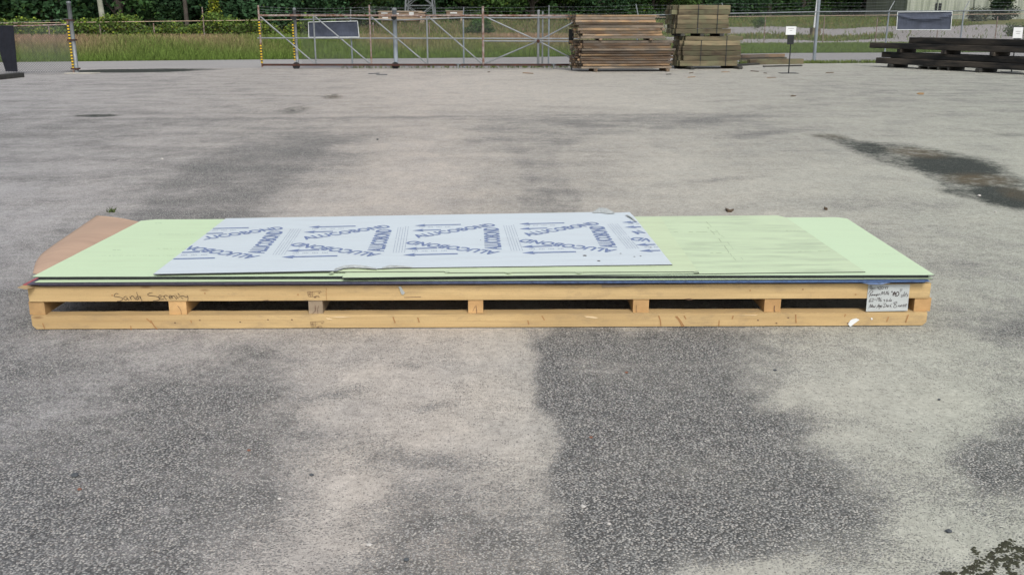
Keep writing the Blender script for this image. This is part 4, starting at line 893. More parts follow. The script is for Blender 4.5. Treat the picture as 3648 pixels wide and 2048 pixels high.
# tarred timbers at the right
T0 = G(3190, 243); T1 = G(3620, 266); dT = (T1-T0).normalized(); yT = math.atan2(dT.y, dT.x); nT = Vector((-dT.y, dT.x, 0))
def tarred(u0, u1, row, z_, ht, wd, lab, mat='tie'):
    c_ = T0 + dT*((u0+u1)/2) + nT*(row + wd/2); beam_obj('tarred_timber', M[mat], c_.x, c_.y, z_, u1-u0, wd, ht, yT, lab, 'tarred timbers in the right-hand pile', bev=.015, wob=.012)
lay = [(.13, .20, [(-.9, 6.0, 0), (-.4, 6.2, .24), (-.7, 5.8, .49)]), (.335, .19, [(-.3, 5.9, .02), (-.9, 6.1, .27), (-.2, 6, .52)]), (.59, .0, [])]
names = ['front', 'middle', 'back']
for (z_, ht, rows), ln in zip(lay[:2], ['bottom', 'second']):
    for (u0, u1, rw), nm_ in zip(rows, names): tarred(u0, u1, rw, z_, ht, .235, f'black tarred timber, {nm_} row of the {ln} layer in the right-hand pile')
for (u0, u1, rw), nm_ in zip([(-1.25, 6.0, 0), (-.2, 6.2, .24), (.3, 5.9, .49)], names): tarred(u0, u1, rw, .655, .19, .235, f'black tarred timber, {nm_} row of the third layer, above the gap')
for (u0, u1, rw), nm_ in zip([(.4, 6.1, .03), (.5, 6.0, .28)], names): tarred(u0, u1, rw, .85, .20, .235, f'black tarred timber, {nm_} row of the top layer in the right-hand pile')
for u_, nm_ in ((.1, 'left'), (1.9, 'middle'), (3.7, 'right')):
    c_ = T0 + dT*u_ + nT*.35; beam_obj('spacer_block', M['tie'], c_.x, c_.y, .527, .8, .16, .126, yT+R(90), f'{nm_} black spacer block in the gap of the tarred pile')
for u_, nm_ in ((-.2, 'left'), (3.3, 'right')):
    c_ = T0 + dT*u_ + nT*.35; beam_obj('wood_bearer', M['oldgrey'], c_.x, c_.y, 0, .9, .18, .128, yT+R(90), f'{nm_} old bearer under the tarred pile', bev=.02)
pt = empty('old_pallet', T0 + dT*1.55 + nT*.02, 'small weathered pallet squeezed under the tarred pile', 'pallet')
for z_ in (.098,):
    for i in range(5): c_ = T0 + dT*1.55 + nT*(.06+i*.17); beam_obj('deck_board', M['oldgrey'], c_.x, c_.y, z_, 1.25, .13, .022, yT, parent=pt, bev=0)
for s_ in (-.56, -.18, .2, .58): c_ = T0 + dT*(1.55+s_) + nT*.40; beam_obj('stringer', M['oldgrey'], c_.x, c_.y, .0, .84, .05, .096, yT+R(90), parent=pt, bev=0)

# ------------------------------------------------------------------ the long pallet
PL = Vector((-2.672, 5.035, 0)); PR = Vector((2.338, 5.105, 0)); PY = math.atan2(PR.y-PL.y, PR.x-PL.x); pu = (PR-PL).normalized(); pv = Vector((-pu.y, pu.x, 0)); PLEN = (PR-PL).length
MP = Matrix.Translation(PL) @ Matrix.Rotation(PY, 4, 'Z')
pal = empty('long_pallet', PL, 'long pale pine pallet carrying the stack of green and blue sheets', 'pallet', rz=PY)
LB, GT, UT = .082, .162, .247
def pface(px, py, v=0.0, e=.0):
    """point of the pallet's front plane (offset v behind it) seen at that pixel"""
    r = Vector(_ray(px, py)); o_ = Vector((0, 0, CAMH)); p0 = PL + pv*v; t_ = (p0-o_).dot(pv)/r.dot(pv); return o_ + r*t_ - pv*e
def pbeam(u0, u1, v0, v1, z0, z1, name, mat, cham=False, rough_seed=None, extra=None):
    """beam subdivided along its length with slightly wandering edges"""
    rg_ = random.Random(int((u0+v0*7+z0*50)*100)); L_ = u1-u0; n_ = max(2, int(abs(L_)/.12)) if abs(L_) > .5 else 1; m = MB(); vs = []
    for i in range(n_+1):
        u_ = u0 + L_*i/n_; w_ = lambda a: rg_.uniform(-a, a); lo = z0
        a_ = .0015 if abs(L_) > .5 else .002
        if cham and i in (0, n_): lo = z0 + .02
        vs += [MP @ Vector((u_, v0+w_(a_), lo)), MP @ Vector((u_, v1, lo)), MP @ Vector((u_, v1, z1+w_(a_))), MP @ Vector((u_, v0+w_(a_), z1+w_(a_)))]
        if cham and i == 0: u_2 = u0+.02; vs += [MP @ Vector((u_2, v0, z0)), MP @ Vector((u_2, v1, z0)), MP @ Vector((u_2, v1, z1)), MP @ Vector((u_2, v0, z1))]
        if cham and i == n_-1: u_2 = u1-.02; vs += [MP @ Vector((u_2, v0, z0)), MP @ Vector((u_2, v1, z0)), MP @ Vector((u_2, v1, z1)), MP @ Vector((u_2, v0, z1))]
    k_ = len(vs)//4; fs = [(3, 2, 1, 0), tuple(4*(k_-1)+q_ for q_ in (0, 1, 2, 3))]
    for i in range(k_-1):
        for q_ in range(4): fs.append((4*i+q_, 4*i+(q_+1) % 4, 4*i+4+(q_+1) % 4, 4*i+4+q_))
    m.add(vs, fs, 0)
    if extra: extra(m)
    return m.build(name, [mat, M['marker'], M['stamp'], M['palewood'], M['knot']], pal)
M['palewood'] = simple('torn_pale_wood', (.72, .56, .34), .8, .15, 40)
M['knot'] = simple('knot_brown', (.38, .21, .09), .8, .25, 50)
SANDY = [[(245,145),(170,135),(120,170),(110,225),(200,235),(310,260),(385,295),(350,345),(280,375),(205,372)],
[(495,225),(440,235),(410,270),(425,315),(480,335),(520,300),(500,250),(540,310),(575,340)],
[(595,235),(660,330)],[(620,290),(650,220),(700,215),(745,265),(790,325)],
[(870,250),(820,240),(800,280),(830,325),(870,300)],[(815,90),(850,200),(890,325)],
[(885,205),(930,270),(950,290)],[(945,215),(950,290),(985,345),(965,410)],
[(1325,108),(1230,120),(1165,160),(1210,200),(1330,210),(1430,225),(1510,260),(1545,310),(1480,350),(1340,368)],
[(1525,260),(1590,250),(1590,195),(1540,195),(1520,240),(1545,300),(1610,320),(1680,300)],
[(1640,200),(1700,260),(1765,330)],[(1690,240),(1710,195),(1760,195),(1800,225)],
[(1850,250),(1920,240),(1910,200),(1860,200),(1840,245),(1870,290),(1930,285)],
[(1900,200),(1975,295)],[(1940,240),(1960,205),(2010,220),(2090,310)],
[(2032,160),(2042,172)],[(2060,200),(2140,295)],
[(2120,120),(2175,190)],[(2230,255),(2280,300)],[(2145,240),(2220,220),(2290,210),(2360,240),(2430,250)],
[(2405,185),(2440,240),(2445,300),(2430,385)]]
STAMP = [[(140,180),(350,165),(570,155)],[(555,150),(585,175),(560,200)],[(140,180),(160,260),(190,325),(300,322),(330,320)],[(165,210),(195,270),(215,215),(235,330)],[(225,180),(232,320)],[(265,200),(262,280)],[(305,175),(308,320)],
 [(325,220),(330,240)],[(365,215),(368,235)],[(500,200),(540,205),(520,230),(495,215)],[(340,325),(430,318)],[(345,345),(430,340)],[(350,360),(425,355)],[(470,350),(530,342)],[(400,310),(520,312)]]
def marks(m, polys, org, sc, wd, mi, v=0.0, off=(0, 0)):
    mp = lambda x_, y_: pface(org[0]+(x_+off[0])/sc, org[1]+(y_+off[1])/sc, v, .0022)
    for pl_ in polys: stroke(m, pl_, wd, mp, mi, smooth=len(pl_) > 2)
def splinter(m, pts, mi, v, e=.003):
    vs = [pface(a_, b_, v, e) for a_, b_ in pts]; m.add(vs, [tuple(range(len(vs)))], mi)
def upper_extra(m):
    marks(m, SANDY, (395, 1030), 8.883, 15, 1, .012)
    marks(m, STAMP, (1080, 1020), 9.03, 11, 2, .012)
    for x_, y_ in ((1062, 1049), (400, 1051), (2672, 1034), (730, 1044), (3048, 1048), (2860, 1030)): marks(m, [[(x_-2.4, y_), (x_+2.4, y_+.6)]], (0, 0), 1, 5, 4, .012)
    marks(m, [[(938, 1071), (952, 1069), (963, 1072)], [(2440, 1065), (2462, 1063)], [(2445, 1068), (2466, 1067)], [(1440, 1059), (1500, 1057)]], (0, 0), 1, 1.6, 2, .012)
    marks(m, [[(1163, 1025), (1162, 1044), (1164, 1070)]], (0, 0), 1, 2.0, 4, .012)
def lower_extra(m):
    marks(m, STAMP, (1080, 1020), 9.03, 9, 2, 0, (90, 965))
    marks(m, [[(2346,1124),(2352,1140),(2354,1160)],[(2406,1126),(2418,1140),(2430,1163)],[(2410,1126),(2424,1142),(2436,1162)],[(2436,1124),(2444,1136)],[(1930,1124),(1940,1140)],[(1880,1140),(1884,1156)],[(537,1140),(548,1158),(560,1172)],[(522,1134),(540,1150)],[(466,1160),(468,1176)],[(2562,1140),(2560,1160)],[(2612,1124),(2608,1136)],[(3165,1128),(3158,1146)],[(3236,1120),(3226,1148)],[(3012,1118),(3008,1128)],[(1400,1128),(1408,1150)],[(1488,1130),(1494,1148)],[(2834,1120),(2836,1150)],[(680,1140),(683,1150)],[(152,1150),(160,1170)]], (0, 0), 1, 4.2, 4, 0)
    for x_, y_ in ((712, 1140), (856, 1146), (955, 1138), (1040, 1138), (2808, 1131), (624, 1149), (2700, 1140), (2766, 1150), (3020, 1151)): marks(m, [[(x_-3, y_), (x_+3, y_+.5)]], (0, 0), 1, 3.6, 2, 0)
    splinter(m, [(1170, 1128), (1215, 1126), (1254, 1128), (1210, 1131)], 3, 0); splinter(m, [(1160, 1131), (1175, 1133), (1190, 1139), (1166, 1136)], 3, 0)
    splinter(m, [(2080, 1125), (2112, 1126), (2132, 1131), (2122, 1134), (2090, 1130)], 3, 0); splinter(m, [(2628, 1122), (2700, 1120), (2690, 1123)], 3, 0)
# long runners: front, middle, back; upper and lower
pbeam(.0, PLEN, 0, .088, .006, LB, 'lower_runner', M['pine'], True, extra=lower_extra)
pbeam(-.004, PLEN+.006, .012, .10, GT, UT, 'upper_runner', M['pine'], False, extra=upper_extra)
for v_ in (.72, 1.42):
    pbeam(.0, PLEN, v_, v_+.088, .004, LB, 'lower_runner', M['pine'], True); pbeam(0, PLEN, v_, v_+.088, GT, UT, 'upper_runner', M['pine'])
blocks = [(105, 160, 'pineblock'), (603, 665, 'pineblock'), (1100, 1150, 'greyblock'), (1668, 1721, 'pineblock'), (2255, 2311, 'pineblock'), (2722, 2780, 'pineblock'), (3255, 3313, 'pineblock')]
CRACK = [[(0.3, .1), (.34, .5), (.3, .9)], [(.6, .15), (.55, .5), (.62, .85)], [(.42, .2), (.45, .6)]]
for i, (a_, b_, mt) in enumerate(blocks):
    a3 = MP.inverted() @ pface(a_, 1104, .02); b3 = MP.inverted() @ pface(b_, 1104, .02); u0_, u1_ = a3.x, b3.x
    def ex(m, a_=a_, b_=b_, i=i):
        rr = random.Random(i); 
        if i in (1, 2, 3, 4, 5):
            for cr_ in CRACK[(i % 2):(1 + i % 2) + (i % 3 == 0) if i != 2 else 3]:
                marks(m, [[(a_+(b_-a_)*(x_+rr.uniform(-.16, .16)), 1082+44*y_) for x_, y_ in cr_]], (0, 0), 1, rr.uniform(1.0, 2.4), 2, .018)
    m_ = pbeam(u0_, u1_, .02, 1.49, LB+.001, GT-.001, 'cross_block', M[mt], extra=ex)
# ------------------------------------------------------------------ sheets on the pallet
def quad_poly(c): return [(p.x, p.y) for p in c]
def dense(poly, step=.12, wob=.0, seed=1):
    rg_ = random.Random(seed); out = []
    for i in range(len(poly)):
        a_ = Vector((*poly[i], 0)); b_ = Vector((*poly[(i+1) % len(poly)], 0)); n_ = max(1, int((b_-a_).length/step)); nn = Vector((-(b_-a_).y, (b_-a_).x, 0)).normalized()
        for k_ in range(n_): p = a_.lerp(b_, k_/n_) + nn*(rg_.uniform(-wob, wob) if k_ else 0); out.append((p.x, p.y))
    return out
PG = 'composite panels stacked on the long pallet'
def panel(name, c, z0, z1, top, side, label, group=PG, cat='panel', step=.15, wob=.0012, mats=None, extra=None):
    m = MB(); m.prism(dense(quad_poly(c), step, wob, int(z0*9999)), z0, z1, 0, 1)
    if extra: extra(m)
    return tag(m.build(name, [M[top], M[side]] + (mats or [])), label, cat, group)
def off(c, a, b, d_=0): return [c[0]+Vector((a, b, 0)), c[1]+Vector((d_ or a, b, 0)), c[2]+Vector((d_ or a, b, 0)), c[3]+Vector((a, b, 0))]
base = [Vector((-2.60, 5.03, 0)), Vector((2.27, 5.10, 0)), Vector((2.27, 6.66, 0)), Vector((-2.60, 6.58, 0))]
# kraft sheet with torn lip
kp_ = [G(62, 1025, .25), G(92, 1031, .25), Vector((-2.62, 5.055, 0)), Vector((-.4, 5.09, 0)), Vector((-.4, 6.4, 0)), Vector((-2.64, 6.4, 0)), G(88, 1015, .25)]
m = MB(); m.prism(dense([(p.x, p.y) for p in kp_], .1, .006, 3), UT+.003, UT+.005); tag(m.build('kraft_paper', M['kraft']), 'torn tan paper sheet lying directly on the pallet, sticking out at its left end', 'paper')
panel('red_sheet', [G(82, 1014, .256), base[1]+Vector((-2.9, -.012, 0)), Vector((-.5, 6.5, 0)), Vector((-2.66, 6.4, 0))], UT+.006, UT+.010, 'panelred', 'panelred', 'thin sheet with a bright red tip at the left end of the pallet')
panel('purple_sheet', off(base, .0, -.004), UT+.0105, UT+.0165, 'panelpurple', 'panelpurple', 'dull purple-edged panel low in the stack')
BC = [Vector((-2.66, 5.02, 0)), Vector((2.29, 5.075, 0)), Vector((2.29, 6.66, 0)), Vector((-2.66, 6.58, 0))]
def blue_drape(m):
    # film hanging off the blue panel over the card
    pts_t = [(3070, 1004), (3100, 1005), (3140, 1006), (3175, 1005)]; pts_b = [(3070, 1007), (3098, 1013.5), (3135, 1014), (3175, 1006.5)]
    vs = [pface(a_, b_, -.03, .0) for a_, b_ in pts_t] + [pface(a_, b_, -.035, .0) for a_, b_ in pts_b]; m.add(vs, [(i, i+4, i+5, i+1) for i in range(3)], 0)
panel('blue_sheet', BC, UT+.0175, UT+.0225, 'panelblue', 'panelblue', 'lower blue-edged panel, its film drooping over the card', extra=blue_drape)
panel('blue_sheet', off(BC, .02, -.008), UT+.0240, UT+.0290, 'panelblue', 'panelblue', 'upper blue-edged panel just below the second green sheet', )
z0_ = .282; S0 = [G(122, 1006, z0_), G(3324, 993, z0_), Vector((2.40, 6.62, 0)), Vector((-2.56, 6.5, 0))]
panel('green_sheet', S0, .2775, .282, 'green', 'edge', 'pale green sheet second from the top full-length one, showing a narrow front strip')
S1 = [Vector((-2.647, 5.053, 0)), Vector((2.346, 5.091, 0)), Vector((2.385, 6.64, 0)), Vector((2.33, 6.684, 0)), Vector((-2.52, 6.61, 0)), Vector((-2.612, 6.565, 0))]
S1c = [p*1.0 for p in S1]
for zz0, zz1, lab in ((.2835, .2885, 'dark-edged panel under the full-length green sheet, lower of two'), (.2895, .2945, 'dark-edged panel under the full-length green sheet, upper of two')):
    c = [p + Vector((.03*(-1 if p.x > 0 else 1), .012 if p.y < 5.5 else -.02, 0)) for p in S1]; panel('dark_sheet', c, zz0, zz1, 'edge', 'edge', lab)
def scuffs(lst, z):
    def f(m):
        rg_ = random.Random(4)
        for pl_, wd in lst:
            for i in range(len(pl_)-1):
                for k_ in range(6):
                    if rg_.random() < .3: continue
                    a_ = [pl_[i][c]+(pl_[i+1][c]-pl_[i][c])*k_/6 for c in (0, 1)]; b_ = [pl_[i][c]+(pl_[i+1][c]-pl_[i][c])*(k_+rg_.uniform(.5, 1.05))/6 for c in (0, 1)]
                    stroke(m, [tuple(a_), tuple(b_)], wd*rg_.uniform(.5, 1.2), lambda x_, y_: G(x_, y_, z)+Vector((0, 0, .0008)), 2, smooth=False)
    return f
M['scuff'] = simple('scuff_mark', (.44, .55, .38), .7, .35, 30)
sc1 = [([(x_, y_ + .02*(x_-x0)*0) for x_ in np.linspace(x0, x1, 8)], wd) for x0, x1, y_, wd in ((350, 620, 911, 1.0), (540, 720, 886, .8), (565, 700, 835, .8), (400, 432, 891, 2.2), (552, 576, 795.5, 2.2), (3095, 3200, 906, .9))]
panel('green_sheet', S1, .2985, .303, 'green', 'edge', 'clean pale green full-length sheet reaching both ends of the pallet', mats=[M['scuff']], extra=scuffs(sc1, .3032))
S2 = [G(1219, 989, .308), G(3083, 968, .308), G(2800, 775, .308), G(2770, 767.5, .308), Vector((-.94, 6.62, 0))]
sc2 = [([(2500, 790), (2560, 850), (2622, 930)], 1.8), ([(2516, 790), (2580, 850), (2650, 930)], 1.1),  ([(2820, 897), (2960, 894)], 1.0), ([(2800, 822), (2880, 820)], .9), ([(2400, 827), (2560, 826)], .9), ([(2450, 902), (2570, 901)], .9)]
M['scuff2'] = simple('scuff_mark_dark', (.40, .47, .32), .7, .35, 30)
panel('green_sheet', S2, .3045, .308, 'green2', 'edge', 'dirty scuffed green sheet whose right end stops short of the pallet end', mats=[M['scuff2']], extra=scuffs(sc2, .3082))
S3 = [G(1177, 973, .3125), G(1190, 968, .3125), G(1580, 966.5, .3125), G(1592, 971, .3125), G(2468, 967.5, .3125), G(2491, 971.5, .3125), G(2392, 836, .3125), G(2355, 776, .3125), Vector((-.95, 6.64, 0))]
m = MB(); m.prism([(p.x, p.y) for p in S3], .309, .3125, 0, 1)
for px_, py_ in ((1811, 972), (2063, 972)):
    vs = [G(px_-14, py_-2, .3127), G(px_, py_+2.5, .3127)-Vector((0, .01, 0)), G(px_+14, py_-2, .3127)]; m.add(vs, [(0, 1, 2)], 2)
for p0 in ((1177, 973), (2478, 970), (1590, 970)): m.add([G(p0[0]-2, p0[1]-4, .3128), G(p0[0]-4, p0[1]+3.5, .3128), G(p0[0]+12, p0[1]+1, .3128), G(p0[0]+10, p0[1]-4, .3128)], [(0, 1, 2, 3)], 2)
tag(m.build('green_sheet', [M['green3'], M['edge'], M['scuff2']]), 'shorter worn green sheet directly under the printed one, with torn front tabs', 'panel', PG)
# printed sheet
ZP = .3185
Q = [G(546, 976, ZP), G(2395, 942, ZP), G(2243, 756, ZP), G(805, 778, ZP)]
pr = [Q[0], G(1200, 964, ZP), G(1225, 956, ZP), G(1280, 952, ZP), G(1330, 957, ZP), G(1420, 954, ZP), Q[1], G(2262, 775, ZP), Q[2], G(2190, 758, ZP), G(2150, 752, ZP), G(2110, 756, ZP), Q[3]]
m = MB(); m.prism(dense([(p.x, p.y) for p in pr], .12, .001, 8), ZP-.005, ZP, 0, 1)
UL = (Q[1]-Q[0]).normalized(); UD = Vector((-UL.y, UL.x, 0))      # sheet frame
def on(p, dz=.0012): return Vector((p.x, p.y, ZP+dz))
PERIOD = .712
def arrow(tip, tail, wd=.025):
    d_ = (tail-tip).normalized(); n_ = Vector((-d_.y, d_.x, 0)); L_ = (tail-tip).length; hl = .075
    if L_ < .03: return
    vs = [on(tip), on(tip+d_*hl+n_*wd*1.6), on(tip+d_*hl*.85+n_*wd*.5), on(tail+n_*wd*.5), on(tail-n_*wd*.5), on(tip+d_*hl*.85-n_*wd*.5), on(tip+d_*hl-n_*wd*1.6)]
    if L_ > hl: m.add(vs, [(0, 1, 2, 5, 6), (2, 3, 4, 5)], 2)
txt_cache = {}
def text_mesh(s, bold=.030):
    if s in txt_cache: return txt_cache[s]
    cu = bpy.data.curves.new('t', 'FONT'); cu.body = s; cu.size = 1; cu.offset = bold; cu.resolution_u = 3
    o = bpy.data.objects.new('t', cu); C.objects.link(o); dg = bpy.context.evaluated_depsgraph_get(); me = o.evaluated_get(dg).to_mesh()
    v = [tuple(x.co) for x in me.vertices]; f = [tuple(p.vertices) for p in me.polygons]; o.evaluated_get(dg).to_mesh_clear()
    bpy.data.objects.remove(o); bpy.data.curves.remove(cu)
    xs_ = [a_[0] for a_ in v]; ys_ = [a_[1] for a_ in v]; x0, x1, y0, y1 = min(xs_), max(xs_), min(ys_), max(ys_)
    v = [((a_[0]-x0)/(x1-x0), (a_[1]-y0)/(y1-y0)) for a_ in v]; txt_cache[s] = (v, f); return v, f
def clip_ok(p):   # inside sheet?
    r = p - Q[0]; 
    for i in range(4):
        a_ = Q[i]; b_ = Q[(i+1) % 4]
        if (b_.x-a_.x)*(p.y-a_.y) - (b_.y-a_.y)*(p.x-a_.x) < 0.004: return False
    return True
def word(b0, b1, hgt, flip=1, s='ALUCOBOND'):
    v, f = text_mesh(s); d_ = b1-b0; n_ = Vector((-d_.y, d_.x, 0)).normalized()*hgt*flip
    vs = [on(b0 + d_*a_ + n_*b_) for a_, b_ in v]; ff = [q_ for q_ in f if all(clip_ok(vs[k_]) for k_ in q_)]; m.add(vs, ff, 2)
def rel(px, py): return G(px, py, ZP) 
U = dict(bl=rel(1003, 916.5), bt=rel(1202, 912), sl=rel(1023, 894), st=rel(1138, 891), tl=rel(1099, 810), tt=rel(1267, 806), ul=rel(1082, 828), ut=rel(1186, 825), da=rel(1090, 855), db=rel(1398, 810), ua=rel(1360, 904), ub=rel(1062, 864), va=rel(1369, 896), vb=rel(1398, 818))
def seg_clip(a_, b_):
    """keep the part of a printed bar that lies on the sheet"""
    ta = [t_ for t_ in np.linspace(0, 1, 60) if clip_ok(a_.lerp(b_, t_))]
    return (a_.lerp(b_, ta[0]), a_.lerp(b_, ta[-1]), ta[0]) if ta else None
for kx in range(-2, 4):
    o_ = UL*PERIOD*kx + Vector((0, 0, 0)); T = {k_: v_ + o_ for k_, v_ in U.items()}
    for a_, b_ in (('bl', 'bt'), ('sl', 'st'), ('tl', 'tt'), ('ul', 'ut')):
        r_ = seg_clip(T[a_], T[b_])
        if not r_: continue
        if r_[2] == 0: arrow(r_[0], r_[1])
        else:
            d_ = (r_[1]-r_[0]).normalized(); n_ = Vector((-d_.y, d_.x, 0))*.0125; m.add([on(r_[0]-n_), on(r_[1]-n_), on(r_[1]+n_), on(r_[0]+n_)], [(0, 1, 2, 3)], 2)
    word(T['da'], T['db'], .097); word(T['ua'], T['ub'], .097); word(T['va'], T['vb'], .106)
    # rows of tiny figures between the arrows
    for a_, b_ in ((T['bl'].lerp(T['sl'], .5)+UL*.03, 4), (T['tl'].lerp(T['ul'], .45)+UL*.02, 4)):
        for g_ in range(b_):
            for t_ in range(4):
                p = a_ + UL*(g_*.058 + t_*.0095 + .02); 
                if clip_ok(p) and clip_ok(p+UD*.03): m.add([on(p-UL*.0016), on(p+UL*.0016), on(p+UL*.0016+UD*.026), on(p-UL*.0016+UD*.026)], [(0, 1, 2, 3)], 3)
    # fine print running across the sheet
    fa_ = T['va'] + UL*.055 - UD*.04
    for l_ in range(5):
        p = fa_ + UL*(l_*.017); dd_ = 0
        while dd_ < .72:
            ln = random.uniform(.02, .055); a_ = p + UD*dd_
            if .33 < dd_ < .36: dd_ += .03; continue
            if clip_ok(a_) and clip_ok(a_+UD*ln+UL*.004): m.add([on(a_-UL*.0013), on(a_+UL*.0013), on(a_+UD*ln+UL*.0013), on(a_+UD*ln-UL*.0013)], [(0, 1, 2, 3)], 3)
            dd_ += ln + .010
for px_, py_, r_ in ((2083, 911, .012), (2133, 930, .010), (2211, 904, .006), (2260, 915, .006), (2282, 913, .006), (2318, 882, .007), (1712, 856, .004)):
    p = rel(px_, py_); m.add([on(p + Vector((math.cos(a_), math.sin(a_), 0))*r_, .0018) for a_ in np.linspace(0, 5.6, 8)], [tuple(range(8))], 4)
pp = tag(m.build('printed_sheet', [M['bluefilm'], M['edge'], M['ink'], M['inkpale'], M['marker']]), 'pale blue sheet printed with blue lettering and arrows, top of the stack', 'panel', PG)
# peeled film curls on its edges
def curl(pts_lo, pts_hi, z, lift, mat, label, name='film_curl'):
    mm = MB(); lo = [G(a_, b_, z) for a_, b_ in pts_lo]; hi = [G(a_, b_, z) for a_, b_ in pts_hi]; n_ = len(lo)
    for i, p in enumerate(hi): p.z += lift*math.sin(math.pi*i/(n_-1))+.001
    mm.add(lo+hi+[p+Vector((0, 0, .001)) for p in lo]+[p+Vector((0, 0, .001)) for p in hi], [(i, i+1, n_+i+1, n_+i) for i in range(n_-1)] + [(2*n_+i, 3*n_+i, 3*n_+i+1, 2*n_+i+1) for i in range(n_-1)])
    mm.build(name, mat, pp)
M['curl'] = simple('peeled_film', (.46, .49, .48), .5, .35, 60)
curl([(1190, 962), (1225, 955), (1260, 954), (1300, 956), (1345, 959)], [(1195, 957), (1228, 950), (1262, 949), (1298, 951), (1340, 956)], ZP+.002, .008, M['curl'], '')
curl([(1360, 957), (1385, 954), (1420, 953), (1470, 954)], [(1362, 953), (1388, 949), (1425, 950), (1468, 952)], ZP+.002, .006, M['curl'], '')
curl([(2110, 759), (2140, 758), (2165, 762), (2190, 761)], [(2112, 756), (2135, 749), (2160, 751), (2188, 757)], ZP+.003, .02, M['curl'], '')
curl([(2235, 765), (2252, 775), (2268, 790)], [(2228, 768), (2245, 778), (2262, 789)], ZP+.002, .006, M['curl'], '')
# drooping brown sheet at the left end
inn = [(112, 992), (200, 940), (300, 885), (400, 835), (455, 812), (500, 806)]; out_ = [(117, 972), (126, 935), (146, 905), (192, 871), (265, 822), (305, 795), (345, 768)]
nI = 24; mm = MB(); g_ = []
def samp(L_, t_): 
    f_ = t_*(len(L_)-1); i_ = min(int(f_), len(L_)-2); q_ = f_-i_; return (L_[i_][0]*(1-q_)+L_[i_+1][0]*q_, L_[i_][1]*(1-q_)+L_[i_+1][1]*q_)
def sm(L_, t_):
    a_ = [samp(L_, min(1, max(0, t_+d_))) for d_ in (-.04, 0, .04)]; return (sum(p[0] for p in a_)/3, sum(p[1] for p in a_)/3) if 0 < t_ < 1 else samp(L_, t_)
for i in range(nI+1):
    t_ = i/nI; ip = G(*sm(inn, t_), .272) + Vector((.10, 0, 0)); zo = .262 - .06*t_**1.5; op = G(*sm(out_, t_), zo); ip.z = .2715
    for j in range(9): s_ = j/8; p = ip.lerp(op, s_); p.z = .2715*(1-s_**1.8) + zo*s_**1.8 + .040*math.sin(math.pi*s_)*math.sin(math.pi*min(1, t_*1.15)); g_.append(p)
fs = []
for i in range(nI):
    for j in range(8): a_ = i*9+j; fs.append((a_, a_+9, a_+10, a_+1))
N_ = len(g_); mm.add(g_ + [p-Vector((0, 0, .004)) for p in g_], fs + [tuple(N_+k_ for k_ in reversed(f_)) for f_ in fs])
bd_ = [i*9+8 for i in range(nI+1)] 
for i in range(nI): mm.f.append((bd_[i], bd_[i+1], N_+bd_[i+1], N_+bd_[i])); mm.m.append(0)
for i in (0, nI):
    for j in range(8): a_ = i*9+j; mm.f.append((a_, a_+1, N_+a_+1, N_+a_)); mm.m.append(0)
tag(mm.build('brown_sheet', M['pink'], smooth=True), 'pinkish-brown bent sheet sticking out of the left end of the stack', 'sheet')
